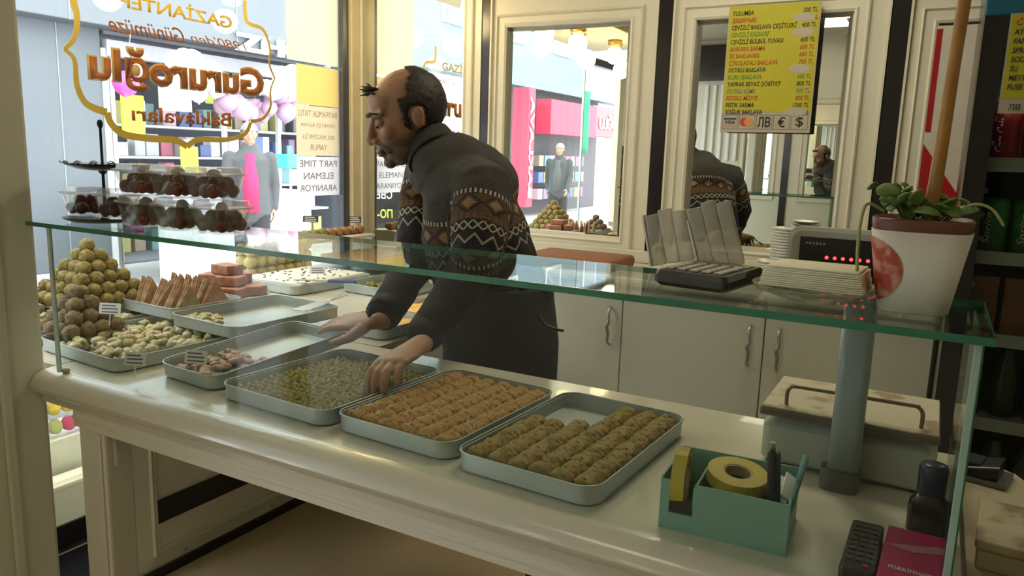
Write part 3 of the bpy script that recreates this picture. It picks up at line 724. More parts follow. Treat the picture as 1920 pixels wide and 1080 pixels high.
# calculator
ca = empty('calculator', (-.298, 1.185, ZS), 'dark desk calculator with pale keys on the glass shelf', 'calculator', None, math.radians(-8))
T = Matrix.Rotation(math.radians(5), 4, 'X')
MB().loft([[Vector((a, b_, z)) for a, b_ in rrect(w_, d_, .008)] for w_, d_, z in ((.105, .15, 0), (.117, .162, .006), (.117, .162, .016), (.108, .154, .024))]).build('case', mat('dark calculator plastic', (.028, .022, .018), .4), ca)
part('display', mat('lcd grey', (.2, .22, .17), .2), ca, -.045, .045, .035, .062, .024, .0255)
km = mat('pale keys', (.45, .42, .36), .5)
for i in range(5):
    for j in range(5): part('key', km, ca, -.047+i*.0195, -.033+i*.0195, -.066+j*.0185, -.054+j*.0185, .024, .028, .0015)
# napkins on a glass dish
gd = empty('glass_dish', (-.135, 1.145, ZS), 'low faceted glass dish under the napkins on the glass shelf', 'dish')
MB().lathe([(.045, 0), (.052, .002), (.070, .008), (.088, .016), (.090, .020), (.085, .020), (.060, .014), (.03, .006)], n=26).build('bowl', clear('faceted glass', (.86, .88, .85), .9, .05, .28, (.6, .6, .5)), gd)
for k in range(13):
    a = 2*PI*k/13; MB().ico((.072*math.cos(a), .072*math.sin(a), .0165), (.006, .006, .004), 1).build('facet', clear('faceted glass', (.86, .88, .85), .9, .05, .28, (.6, .6, .5)), gd)
ns = empty('napkin_stack', (-.135, 1.135, ZS+.0200), 'stack of folded cream napkins on the glass dish', 'napkins', None, math.radians(-3))
NM = mat('cream napkin', (.84, .81, .62), .8, bump=.1, scale=40)
for k in range(10):
    w_ = .066-.0006*k if k < 9 else .058
    me = MB().box(-w_-.004, w_, -.045, .045, k*.0029, k*.0029+.0027, .0012, 2).mesh('napkin')
    for v in me.vertices: v.co.z += -.004*(abs(v.co.x)/.066)**2*(1 if k > 6 else .2)+.004*(1 if k > 6 else .2)
    o = link('napkin', me, NM, ns, True); o.rotation_euler.z = random.uniform(-.02, .02)
# clear packs leaning at the back of the shelf
PK = clear('crinkled wrap', (.80, .78, .74), .6, .25, .40, (.74, .70, .60))
for k, (x, y, ry, lb) in enumerate(((-.385, 1.272, -13, 'clear plastic pack leaning left behind the calculator'), (-.300, 1.272, -17, 'taller clear plastic pack leaning behind the calculator, next to the scale display'))):
    t = empty('plastic_pack', (x, y, ZS+.014), lb, 'plastic pack'); t.rotation_euler = (0, math.radians(ry), math.radians(4))
    for j in range(3):
        a = -.036+j*.024
        me = MB().box(a, a+.0235, -.008, .008, 0, .088+.006*(j % 2)+.020*k, .003, 2).mesh(); rough_me(me, .0015, 60, k)
        link('sleeve', me, PK, t, True)
    part('seam', WHITE, t, -.040, -.037, -.009, .009, 0, .09)

# flower pot
pt = empty('potted_plant', (-.014, 1.145, ZS), 'potted green plant in a white sleeve with a round red picture, on the glass shelf', 'plant')
def sq(r, n=32, p=3.2):
    return [(r*math.copysign(abs(math.cos(2*PI*i/n))**(2/p), math.cos(2*PI*i/n)), r*math.copysign(abs(math.sin(2*PI*i/n))**(2/p), math.sin(2*PI*i/n))) for i in range(n)]
SLV = mat('white pot sleeve', (.72, .70, .62), .5)
MB().loft([[Vector((a, b_, z)) for a, b_ in sq(r)] for r, z in ((.040, 0), (.043, .002), (.060, .108), (.058, .108))]).build('sleeve', SLV, pt, True)
MB().loft([[Vector((a, b_, z)) for a, b_ in sq(r)] for r, z in ((.055, .10), (.0585, .105), (.0605, .122), (.058, .124), (.055, .118), (.02, .116))]).build('inner_pot', mat('brown pot', (.13, .045, .025), .5), pt, True)
MB().loft([[Vector((a, b_, z)) for a, b_ in sq(r)] for r, z in ((.054, .112), (.054, .119), (.02, .121))]).build('soil', mat('soil', (.04, .025, .015), .9, bump=1, scale=80), pt)
# round picture wrapped on the sleeve
rp = []
for (u_, v_) in [(math.cos(2*PI*k/24), math.sin(2*PI*k/24)) for k in range(24)]: rp.append((u_, v_))
def onsleeve(ang, z, e=.0012):
    r = .043+(.060-.043)*(z-.002)/.106; p = 3.2; c_, s_ = math.cos(ang), math.sin(ang)
    k = (abs(c_)**p+abs(s_)**p)**(-1/p) * (r+e)
    # superellipse radius along this bearing
    return Vector((c_*k, s_*k, z))
bm = bmesh.new(); ctr = bm.verts.new(onsleeve(math.radians(208), .056)); rings_ = []
for q_ in range(1, 7):
    rings_.append([bm.verts.new(onsleeve(math.radians(208)+u_*.80*q_/6, .056+v_*.043*q_/6)) for u_, v_ in rp])
for i in range(24):
    bm.faces.new((ctr, rings_[0][i], rings_[0][(i+1) % 24]))
    for a, b_ in zip(rings_, rings_[1:]): bm.faces.new((a[i], b[i] if False else b_[i], b_[(i+1) % 24], a[(i+1) % 24]))
me = bpy.data.meshes.new('picture'); bm.to_mesh(me); bm.free()
link('round_picture', me, mat('red sweets print', (.42, .06, .03), .5, col2=(.60, .30, .24), scale=55, detail=7, lo=.45, hi=.6), pt, True)
LEAF = mat('plant leaf', (.07, .15, .03), .45, col2=(.17, .24, .06), scale=25)
lm_ = MB().ico((0, 0, 0), (.015, .011, .0035), 2).mesh('leaf')
for v in lm_.vertices: v.co.z += -(v.co.x/.015)**2*.004
lm_.materials.append(LEAF); lm_.polygons.foreach_set('use_smooth', [True]*len(lm_.polygons))
stems = []
rr = random.Random(5)
for k in range(52):
    a = rr.uniform(0, 2*PI); r = rr.uniform(.0, .062); 
    if k < 14: a = rr.uniform(2.6, 4.4); r = rr.uniform(.03, .068)
    x, y, z = r*math.cos(a), r*math.sin(a)*.9, .128+rr.uniform(0, .026)+(.012 if k < 14 else 0)
    o = bpy.data.objects.new('leaf', lm_); COL.objects.link(o); o.parent = pt; o.location = (x, y, z); s_ = rr.uniform(.55, 1.15); o.scale = (s_, s_, s_)
    o.rotation_euler = (rr.uniform(-.9, .9), rr.uniform(-.9, .9), rr.uniform(0, 6.28))
    if k % 2 == 0: MB().tube([(x*.4, y*.4, .115), (x*.8, y*.8, z-.008), (x, y, z)], .0014, 5).build('stem', LEAF, pt)
pts = catmull([(-.045, -.02, .13), (-.066, -.03, .14), (-.072, -.035, .12), (-.072, -.036, .08), (-.070, -.036, .05)])
MB().tube(pts, .0022, 6).build('hanging_stem', mat('pale stem', (.35, .38, .15), .5), pt, True)
pts = catmull([(.03, 0, .13), (.055, -.01, .145), (.075, -.01, .14), (.09, -.01, .12)])
MB().tube(pts, .002, 6).build('hanging_stem', mat('pale stem', (.35, .38, .15), .5), pt, True)
MB().tube(catmull([(.006, .0, .11), (.010, .0, .20), (.013, .0, .32), (.018, .0, .46), (.024, .0, .60)], 6), [.0088-.00008*k for k in range(25)], 12).build('cane', mat('yellow cane', (.45, .23, .035), .45, col2=(.30, .13, .03), scale=12, bump=.2), pt, True)

# ================================================================== SCALE
sc_ = empty('weighing_scale', (-.095, 1.5, .9), 'beige shop scale with marbled platter, wire rail and tall display post', 'scale')
SB = mat('scale beige', (.42, .43, .36), .4); SG = mat('grey blue post', (.33, .38, .38), .35)
MB().loft([[Vector((a, b_, z)) for a, b_ in rrect(w_, d_, .02)] for w_, d_, z in ((.27, .19, .008), (.285, .20, .014), (.285, .20, .075), (.255, .17, .092))]).build('body', SB, sc_)
for x in (-.12, .12):
    for y in (-.08, .08): MB().lathe([(.012, 0), (.014, .01)], (x, y, 0), 12).build('foot', DARK, sc_)
part('platter_tray', mat('dark platter rim', (.13, .10, .07), .4), sc_, -.146, .143, -.115, .115, .098, .113, .004)
pm_ = mat('marbled platter paper', (.66, .60, .46), .5, col2=(.40, .28, .18), scale=14, detail=8, lo=.52, hi=.60)
part('platter_sheet', pm_, sc_, -.143, .140, -.112, .112, .113, .1155)
MB().tube(catmull([(-.105, -.085, .115), (-.105, -.085, .14), (-.098, -.085, .150), (-.08, -.085, .152), (.09, -.085, .152), (.106, -.085, .150), (.113, -.085, .14), (.113, -.085, .115)], 5), .0035, 8).build('wire_rail', mat('dark rail', (.2, .16, .11), .35, .6), sc_, True)
MB().loft([[Vector((a, b_-.135, z)) for a, b_ in rrect(.062, .052, .016)] for z in (.0, .035)]).build('post_foot', mat('post foot grey', (.12, .12, .11), .5), sc_)
MB().loft([[Vector((a+.004, b_-.135, z)) for a, b_ in rrect(.05, .042, .014)] for z in (.035, .352)]).build('post', SG, sc_, True)
dh = MB().loft([[Vector((-.030+a, y, .397+b_)) for a, b_ in rrect(w_, h_, .018)] for w_, h_, y in ((.165, .085, -.150), (.178, .098, -.143), (.178, .098, -.125), (.15, .075, -.112))]).build('display_housing', SB, sc_)
part('display_window', BLACK, dh, -.099, .044, -.1525, -.1495, .362, .430, .001)
DG = mat('red digit', (1.0, .03, .03), .4, emit=6)
for k in range(6): MB().lathe([(.0001, -.1535), (.0028, -.1535), (.0028, -.1525)], (-.055+k*.0125, 0, .398), 10, 'y').build('digit', DG, dh)
for o_ in [o for o in bpy.data.objects if o.parent == dh and o.name.startswith('digit')]:
    for v in o_.data.vertices: v.co.y = -abs(v.co.y)
for k in range(6): part('legend_mark', mat('pale legend', (.22, .22, .2), .5), dh, -.090+k*.0055, -.0865+k*.0055, -.1528, -.1522, .418, .422)

# ================================================================== TAPE DISPENSER
MINT = mat('mint plastic', (.22, .40, .32), .45)
td = empty('desk_organizer', (-.228, 1.13, .9), 'mint green plastic desk tray with a tape slot on the counter', 'organizer', None, math.radians(3))
q = MB(); hw, hd, hh = .092, .068, .078
q.box(-hw, hw, -hd, -hd+.003, 0, hh*.35, 0); q.box(-hw+.05, hw, -hd, -hd+.003, hh*.35, hh); q.box(-hw, -hw+.014, -hd, -hd+.003, hh*.35, hh)
q.box(-hw, hw, hd-.003, hd, 0, hh+.006); q.box(-hw, -hw+.003, -hd+.003, hd-.003, 0, hh+.004); q.box(hw-.003, hw, -hd+.003, hd-.003, 0, hh)
q.box(-hw+.003, hw-.003, -hd+.003, hd-.003, 0, .004); q.build('tray_body', MINT, td)
part('divider', MINT, td, -hw+.048, -hw+.051, -hd+.003, hd-.003, .004, hh*.9); part('slot_backing', DARK, td, -hw+.014, -hw+.05, -hd+.003, -hd+.005, .004, hh*.62)
YT = mat('yellow tape', (.55, .42, .06), .35); TS = mat('tape side', (.38, .28, .18), .5)
def tape(x, y, z, R_, label, rr_=.045, ri=.036, w_=.02, c_=YT):
    t = empty('tape_roll', (x, y, z), label, 'tape'); t.rotation_euler = R_
    MB().lathe([(ri, 0), (rr_, 0), (rr_, w_), (ri, w_), (ri, 0)], n=30, c0=False, c1=False).build('tape_band', c_, t, False)
    MB().lathe([(ri-.003, .001), (ri, .001), (ri, w_-.001), (ri-.003, w_-.001), (ri-.003, .001)], n=30, c0=False, c1=False).build('core', TS, t)
    return t
tape(-.308, 1.10, .968, (0, math.radians(90), math.radians(8)), 'yellow tape roll standing upright in the slot of the mint tray', .046, .034)
tape(-.222, 1.135, .966, (math.radians(6), math.radians(5), 0), 'yellow tape roll lying flat on top of the mint tray', .045, .022, .018, YT)
tape(-.215, 1.14, .943, (math.radians(4), 0, 0), 'brown tape roll lying under the flat yellow roll', .044, .034, .020, mat('brown tape', (.22, .10, .05), .4))
cu_ = empty('cutter_knife', (-.158, 1.115, .91), 'dark snap-off cutter knife standing in the mint tray', 'knife'); cu_.rotation_euler = (math.radians(4), math.radians(-4), 0)
part('grip', mat('dark blue plastic', (.03, .035, .06), .4), cu_, -.009, .009, -.006, .006, 0, .128, .003); part('slider', DARK, cu_, -.004, .003, -.010, -.006, .07, .135, .001); part('blade_cap', STEEL, cu_, -.006, .002, -.002, .002, .128, .142)
pe = empty('marker_pen', (-.146, 1.10, .905), 'slim teal pen leaning in the right corner of the mint tray', 'pen'); pe.rotation_euler = (math.radians(3), math.radians(10), 0)
MB().lathe([(.003, 0), (.0042, .01), (.0042, .105)], n=12).build('barrel', mat('teal pen', (.10, .24, .22), .3), pe, True); MB().lathe([(.0048, .105), (.0048, .140), (.003, .144)], n=12).build('cap', mat('pale teal', (.22, .38, .36), .3), pe, True)
for k in range(2):
    o = part('paper_slip', WHITE, None, -.012, .012, -.03, .03, 0, .004, .0015); o.location = (-.160+k*.012, 1.145+k*.01, .965); o.rotation_euler = (.3, .3+k*.3, .2)
    tag(o, ('crumpled white paper slip at the back right of the mint tray', 'second white paper slip, nearest the pen in the mint tray')[k], 'paper')
# bottle, keypad, leaflet
bt = empty('bottle', (.040, 1.262, .9), 'dark flat bottle with a blue black cap at the right end of the counter', 'bottle', None, math.radians(-5))
DB = mat('dark amber bottle', (.018, .014, .016), .12)
MB().loft([[Vector((a, b_, z)) for a, b_ in rrect(w_, d_, d_*.42)] for w_, d_, z in ((.05, .026, 0), (.056, .03, .003), (.057, .031, .04), (.053, .03, .052), (.036, .026, .062), (.026, .024, .066))]).build('bottle_body', DB, bt, True)
MB().lathe([(.0185, .064), (.0195, .066), (.0200, .105), (.0180, .110), (.008, .112)], n=22).build('cap', mat('blue black cap', (.02, .02, .05), .3), bt, True)
kp = empty('remote_keypad', (-.038, 1.120, .9), 'black keypad lying beside the magenta leaflet on the counter', 'keypad', None, math.radians(-1))
part('keypad_body', DARK, kp, -.022, .022, -.085, .075, 0, .026, .005)
for i in range(3):
    for j in range(8): part('key', mat('dark grey key', (.07, .07, .07), .4), kp, -.016+i*.0115, -.0075+i*.0115, -.060+j*.0155, -.051+j*.0155, .025, .028, .001)
for j in range(8): part('legend', mat('pale legend', (.35, .35, .3), .5), kp, .0145, .0175, -.058+j*.0155, -.053+j*.0155, .0262, .0268)
part('red_key', mat('red key', (.4, .04, .03), .4), kp, .006, .013, -.074, -.067, .025, .0285, .001)
lf = empty('leaflet_box', (.024, 1.105, .9), 'magenta card leaflet box lying at the right end of the counter', 'box', None, math.radians(-2))
MAG = mat('magenta card', (.50, .010, .13), .35)
part('box_body', MAG, lf, -.037, .037, -.095, .085, 0, .030, .002)
q = MB(); q.poly([(-.036, .02, .0302), (.036, .05, .0302), (.036, .028, .0302), (-.0, .012, .0302)], .0004, (0, 0, 1)); q.build('pale_swoosh', mat('pink print', (.50, .20, .28), .4), lf)
text('maximum', WHITE, (-.026, -.050, .0302), Matrix.Identity(3), fit=(.052, .012), parent=lf, off=.01)

# ================================================================== RIGHT SIDE COUNTER
rc = empty('side_counter', (.30, 1.45, 0), 'cream side counter with rounded corner at the right, under the card terminal', 'counter')
q = MB(); pts = [(-.208, -.40)]+[(.02+.0*0, -.40)]
outl = [(-.205, -.42), (.30, -.42), (.30, .25)] + [(-.085-.05*math.sin(math.radians(a))*0+(-.05+.0), .25) for a in (0,)] + [(-.205, .25)]
q.poly([(x, y, .845) for x, y in ((-.205, -.42), (-.10, -.42), (-.095, .08), (-.10, .17), (-.115, .205), (-.14, .225), (-.17, .23), (-.205, .23))], .04, (0, 0, 1)); q.build('worktop', mat('warm worktop', (.52, .46, .31), .3), rc)
part('front_panel', CREAM, rc, -.205, -.105, -.40, .20, 0, .845)
ctm = empty('card_terminal', (.128, 1.60, .885), 'dark card payment terminal on the side counter behind the glass end', 'card terminal', None, math.radians(-12))
MB().loft([[Vector((x, a, b_+.018+x*.25)) for a, b_ in rrect(.075, .026, .008)] for x in (-.04, .03)]).build('terminal_body', DARK, ctm); part('terminal_screen', mat('dim screen', (.05, .06, .07), .1), ctm, -.03, .0, -.028, .028, .030, .0335)
part('terminal_base', mat('grey base', (.18, .17, .16), .4), ctm, -.05, .045, -.042, .042, 0, .010, .003)
mb_ = empty('marbled_box', (.155, 1.30, .885), 'cream box with brown marbled print at the near end of the side counter', 'box', None, math.radians(-4))
part('box_base', mat('warm carton', (.50, .43, .28), .6), mb_, -.045, .045, -.09, .075, 0, .030, .003)
part('box_lid', mat('brown marbled print', (.52, .44, .29), .5, col2=(.26, .17, .09), scale=16, detail=9, lo=.46, hi=.62), mb_, -.048, .048, -.093, .078, .030, .045, .004)

# ================================================================== DRINKS FRIDGE
fr = empty('drinks_fridge', (.45, 2.55, 0), 'black drinks fridge with a glass door and a blue header at the right edge', 'fridge')
LW0 = mat('pale shelf lip', (.5, .5, .46), .4)
FD = mat('fridge black', (.014, .013, .013), .25); FI = mat('fridge interior', (.16, .20, .15), .5)
x0, x1, yf, yb_ = -.40, .40, -.25, .35
part('side_wall', FD, fr, x0, x0+.03, yf, yb_, 0, 2.05); part('side_wall', FD, fr, x1-.03, x1, yf, yb_, 0, 2.05)
part('back_wall', FI, fr, x0+.03, x1-.03, yb_-.03, yb_, .1, 2.0); part('roof', FD, fr, x0, x1, yf, yb_, 2.0, 2.05); part('base', FD, fr, x0+.03, x1-.03, yf, yb_, 0, .12)
part('blue_header', mat('blue header', (.01, .12, .20), .35), fr, x0+.0, x1, yf-.03, yf+.02, 1.82, 2.05, .004)
q = MB(); q.box(x0, x0+.05, yf-.03, yf, .1, 1.82); q.box(x1-.05, x1, yf-.03, yf, .1, 1.82); q.box(x0+.05, x1-.05, yf-.03, yf, 1.745, 1.82); q.box(x0+.05, x1-.05, yf-.03, yf, .1, .18)
dd = q.build('door', FD, fr)
part('door_pane', clear('fridge door glass', (.75, .78, .75), .1), dd, x0+.05, x1-.05, yf-.018, yf-.012, .18, 1.745)
part('chrome_strip', STEEL, dd, x0-.003, x0+.002, yf-.032, yf-.02, .1, 1.82)
for k in range(24): part('gasket_clip', mat('grey clip', (.25, .25, .25), .5), dd, x0+.052, x0+.058, yf-.012, yf-.006, .25+k*.06, .262+k*.06)
shz = [1.475, 1.235, 1.02, .79, .52]
for z in shz: part('shelf', mat('white wire shelf', (.45, .45, .42), .4), fr, x0+.035, x1-.035, yf+.03, yb_-.03, z-.02, z, .004)
part('shelf_lip', LW0, fr, x0+.045, x1-.045, yf+.022, yf+.03, shz[0]-.03, shz[0]+.006)
for z in shz[1:]: part('shelf_lip', LW0, fr, x0+.045, x1-.045, yf+.022, yf+.03, z-.028, z+.006)
fl2 = lamp('fridge_lamp', (.45, 2.40, 1.72), .5, 3.0, (.85, 1, .85), sy=.05); fl2.location = (.45, 2.42, 1.735)
part('light_strip', mat('fridge lamp', (.75, .95, .80), .3, emit=1.3), fr, x0+.06, x0+.10, yf+.02, yf+.05, 1.60, 1.70)
def wl(x, y, z): return Vector((.45+x, 2.55+y, z))
def can(mt, r=.033, h=.115, neck=False, cap=None):
    pf = [(r*.8, 0), (r, .006), (r, h-.012), (r*.82, h)] if not neck else [(r*.85, 0), (r, .008), (r, h*.55), (r*.9, h*.62), (r*.45, h*.86), (r*.40, h*.97), (r*.42, h)]
    me = MB().lathe(pf, n=18).mesh('drink'); me.materials.append(mt); me.polygons.foreach_set('use_smooth', [True]*len(me.polygons)); return me
REDC = mat('red drink', (.36, .008, .012), .3); GRN = mat('green drink', (.02, .20, .05), .3, col2=(.05, .30, .09), scale=25); BRN = mat('brown juice carton', (.32, .13, .07), .5, col2=(.22, .08, .05), scale=20); GLS = mat('dark green bottle', (.03, .05, .03), .1)
def stock(meshes, z, y0, cols, rows, name, label, cat, grp, pitch=.078):
    for i in range(cols):
        for j in range(rows):
            o = bpy.data.objects.new(name, meshes[i % len(meshes)]); COL.objects.link(o); o.location = wl(x0+.085+i*pitch, yf+y0+j*.08, z); tag(o, label, cat, grp)
            if j == 0 and name == 'drink_can':
                c_ = 'Coca-Cola' if meshes is cokes else 'Sprite'
                o['label'] = label
                T = text(c_, WHITE, Vector((0, -.034, .02)), Matrix(((0, -1, 0), (0, 0, -1), (1, 0, 0))), fit=(.085, .022), parent=o, shear=.3, off=.01)
cokes = [can(REDC, .036, .15)]; sprs = [can(GRN, .035, .14)]
stock(cokes, 1.475, .10, 8, 2, 'drink_can', 'red cola container with white script on the fridge shelf under the lamp', 'drink', 'red cola containers in the fridge')
stock(sprs, 1.235, .10, 8, 2, 'drink_can', 'green lemonade can with white lettering on the second fridge shelf', 'drink', 'green lemonade cans in the fridge')
q = MB().box(-.033, .033, -.03, .03, 0, .15, .003).mesh('juice_carton'); q.materials.append(BRN)
stock([q], 1.02, .10, 8, 2, 'juice_carton', 'brown red juice carton on the middle fridge shelf', 'drink', 'juice cartons in the fridge')
stock([can(GLS, .033, .19, True)], .79, .10, 8, 2, 'glass_bottle', 'dark glass bottle on the lower fridge shelf', 'bottle', 'dark bottles in the fridge')
stock([can(mat('clear bottle', (.10, .12, .12), .08), .033, .20, True)], .52, .10, 8, 2, 'glass_bottle', 'greyish bottle on the bottom fridge shelf', 'bottle', 'greyish bottles in the fridge')
fp = fp_ = empty('price_list', (.205, 2.268, 1.715), 'small yellow price list stuck on the drinks fridge door', 'price list')
part('sheet', CREAMP, fp, -.125, .125, -.0015, 0, -.16, .135); part('yellow_field', YEL, fp, -.12, .12, -.0022, -.0015, -.115, .13)
for i, s_ in enumerate(('COLA', 'AYRAN', 'FANTA', 'SPRITE', 'SODA', 'SU', 'MEYVE SUYU', 'FUSE TEA')):
    text(s_, cr if i == 0 else cb, (-.11, -.0026, .100-i*.027), FRONT_R, .023 if i else .03, parent=fp, off=.014, squeeze=.8, shear=.1)
for i, s_ in enumerate(('\u041b\u0412', '\u20ac', '$')): text(s_, cb, (-.10+i*.07, -.0022, -.15), FRONT_R, .024, parent=fp, off=.01)
fp.scale = (.8, 1, .8)
# tall red and white poster beside the fridge
ps = empty('poster', (-.01, 3.03, 1.45), 'tall red and white poster on the wall panel between the plant cane and the fridge', 'poster')
part('poster_sheet', mat('poster white', (.62, .58, .50), .5), ps, -.055, .075, -.003, 0, -.45, .47)
part('red_stripe', REDC, ps, -.055, -.038, -.0045, -.003, .12, .46); part('red_field', REDC, ps, -.055, .075, -.0045, -.003, -.45, -.10)
MB().poly([(-.055, -.0045, -.10), (-.055, -.0045, .08), (.075, -.0045, -.10)], .0015, (0, 1, 0)).build('red_wedge', REDC, ps)

# ================================================================== WINDOW SIGN AND NOTICES
ws = empty('window_sign', (XW, 2.06, 1.70), 'gold and brown shop lettering with a scrolled border on the window', 'sign')
GOLD = mat('gold leaf vinyl', (.42, .33, .06), .35, .3, col2=(.50, .38, .10), scale=6); BRV = mat('brown vinyl', (.28, .085, .02), .5)
GOLDY = mat('bright gold vinyl', (.62, .42, .03), .4)
def wsp(o): 
    if o: o.location = -ws.location
    return o
XS = XW-.0225
# texts run along -Y: origin is the high-Y end
wsp(text('GAZ\u0130ANTEP', GOLDY, (XS, 2.295, 1.925), WIN_R, fit=(.50, .062), parent=ws, off=.02))
wsp(text("1980'den", BRV, (XS, 2.37, 1.845), WIN_R, fit=(.28, .035), parent=ws, shear=.35))
wsp(text('G\u00fcn\u00fcm\u00fcze', BRV, (XS, 2.06, 1.835), WIN_R, fit=(.31, .055), parent=ws, shear=.35, off=.01))
wsp(text('Gururo\u011flu', mat('sand outline', (.46, .34, .14), .5), (XS-.001, 2.462, 1.628), WIN_R, fit=(.80, .165), parent=ws, off=.055))
wsp(text('Gururo\u011flu', BRV, (XS+.001, 2.452, 1.636), WIN_R, fit=(.78, .149), parent=ws, off=.03))
wsp(text('Baklavalar\u0131', BRV, (XS, 2.275, 1.528), WIN_R, fit=(.455, .056), parent=ws, off=.022))
def ribbon(pts, w0, w1, name='border'):
    P = catmull(pts, 6); n = len(P); b = []
    L, R_ = [], []
    for i, p in enumerate(P):
        t = (P[min(i+1, n-1)]-P[max(i-1, 0)]).normalized(); nn = Vector((0, -t.z, t.y)); w_ = w0+(w1-w0)*i/(n-1)
        L.append(p+nn*w_/2); R_.append(p-nn*w_/2)
    q = MB(); q.loft([[a+Vector((.0005, 0, 0)), a-Vector((.0005, 0, 0)), c-Vector((.0005, 0, 0)), c+Vector((.0005, 0, 0))] for a, c in zip(L, R_)])
    return wsp(q.build(name, GOLD, ws))
def W(px, py):
    p = at(px, py, x=XW); return Vector((XS, p.y, p.z))
ribbon([W(150, -35), W(145, 0), W(152, 30), W(147, 70), W(128, 92)], .032, .012)
ribbon([W(128, 92), W(147, 112), W(152, 160), W(170, 195), W(208, 211)], .012, .028)
ribbon([W(208, 211), W(216, 232), W(240, 252), W(290, 260), W(335, 263), W(358, 275)], .026, .026)
ribbon([W(358, 275), W(380, 262), W(430, 262), W(465, 252), W(477, 230)], .024, .016)
ribbon([W(477, 228), W(500, 222), W(514, 200), W(514, 170), W(522, 146)], .016, .007)
ribbon([W(522, 146), W(512, 120), W(513, 90), W(500, 55), W(470, 40), W(466, 0)], .007, .020)
def notice(x, y0, y1, z0, z1, m_, label, lines, col, top=.9):
    t = empty('window_notice', (x, (y0+y1)/2, (z0+z1)/2), label, 'notice')
    hy, hz = (y1-y0)/2, (z1-z0)/2
    part('sheet', m_, t, -.0008, .0008, -hy, hy, -hz, hz)
    n = len(lines)
    for i, (s_, wf_) in enumerate(lines):
        lh = 2*hz*top/n
        text(s_, col, Vector((.001, hy*wf_, hz*top-lh*(i+.72))), WIN_R, fit=(2*hy*wf_, lh*.52), parent=t, off=0.0, ext=.0006)
    return t
INKG = mat('faded ink', (.62, .52, .38), .7); INKB = mat('notice ink', (.42, .40, .41), .7)
notice(XW-.015, 2.64, 2.925, 1.415, 1.645, paper('cream notice paper', (.92, .82, .66), .75), 'cream holiday order notice on the window below the yellow sheet, printed back to front',
       [('BAYRAMLIK TATLI', .9), ('S\u0130PAR\u0130\u015e\u0130 ALINIR', .82), ('BOL MALZEME \u0130LE', .75), ('YAPILIR', .4)], INKG)
notice(XW-.015, 2.64, 2.925, 1.225, 1.41, paper('white notice paper', (.93, .91, .92), .75), 'white part time job notice on the window, printed back to front', [('PART TIME', .88), ('ELEMAN', .70), ('ARANIYOR', .88)], INKB, .94)
t = empty('yellow_sheet', (XW-.015, 2.785, 1.74), 'small deep yellow sheet on the window above the cream notice', 'sheet')
part('sheet', paper('deep yellow paper', (.95, .78, .42), .8), t, -.0008, .0008, -.14, .14, -.092, .088)
t = empty('yellow_sheet', (XW-.015, 2.76, 2.15), 'large pale yellow sheet covering the top of the window by the corner', 'sheet')
part('sheet', paper('pale yellow paper', (.98, .95, .74), .8), t, -.0008, .0008, -.17, .165, -.31, .32)

# ================================================================== THE MAN BEHIND THE COUNTER
def fuse(name, q, voxel, m_, parent, smooth=4, thr=.5):
    o = link(name, q.mesh(name), m_, parent)
    md = o.modifiers.new('r', 'REMESH'); md.mode = 'VOXEL'; md.voxel_size = voxel; md.use_smooth_shade = True
    if smooth:
        sm = o.modifiers.new('s', 'SMOOTH'); sm.iterations = smooth; sm.factor = thr
    bpy.context.view_layer.update()
    me = bpy.data.meshes.new_from_object(o.evaluated_get(bpy.context.evaluated_depsgraph_get()))
    o.modifiers.clear(); o.data = me
    if not me.materials: me.materials.append(m_)
    me.polygons.foreach_set('use_smooth', [True]*len(me.polygons))
    return o
def skin_material(name, c, stub):
    M = mat(name, c, .5, col2=tuple(a*.82 for a in c), scale=14)
    nt = M.node_tree; b = nt.nodes['Principled BSDF']; rp = [n for n in nt.nodes if n.type == 'VALTORGB'][0]
    a = _n(nt, 'ShaderNodeAttribute', attribute_name='beard'); mx = _n(nt, 'ShaderNodeMixRGB'); mx.inputs[2].default_value = (*stub, 1)
    nt.links.new(a.outputs['Fac'], mx.inputs[0]); nt.links.new(rp.outputs[0], mx.inputs[1]); nt.links.new(mx.outputs[0], b.inputs['Base Color'])
    return M
SKIN = skin_material('skin', (.39, .215, .14), (.075, .05, .038))
HAIR = mat('dark hair', (.018, .013, .011), .6, bump=.6, scale=150)
def frame_of(face, roll=0):
    f_ = face.normalized(); r_ = f_.cross(Vector((0, 0, 1))).normalized(); u_ = r_.cross(f_)
    if roll: 
        R_ = Matrix.Rotation(roll, 3, f_); r_ = R_ @ r_; u_ = R_ @ u_
    return Matrix((r_, f_, u_)).transposed().to_4x4()
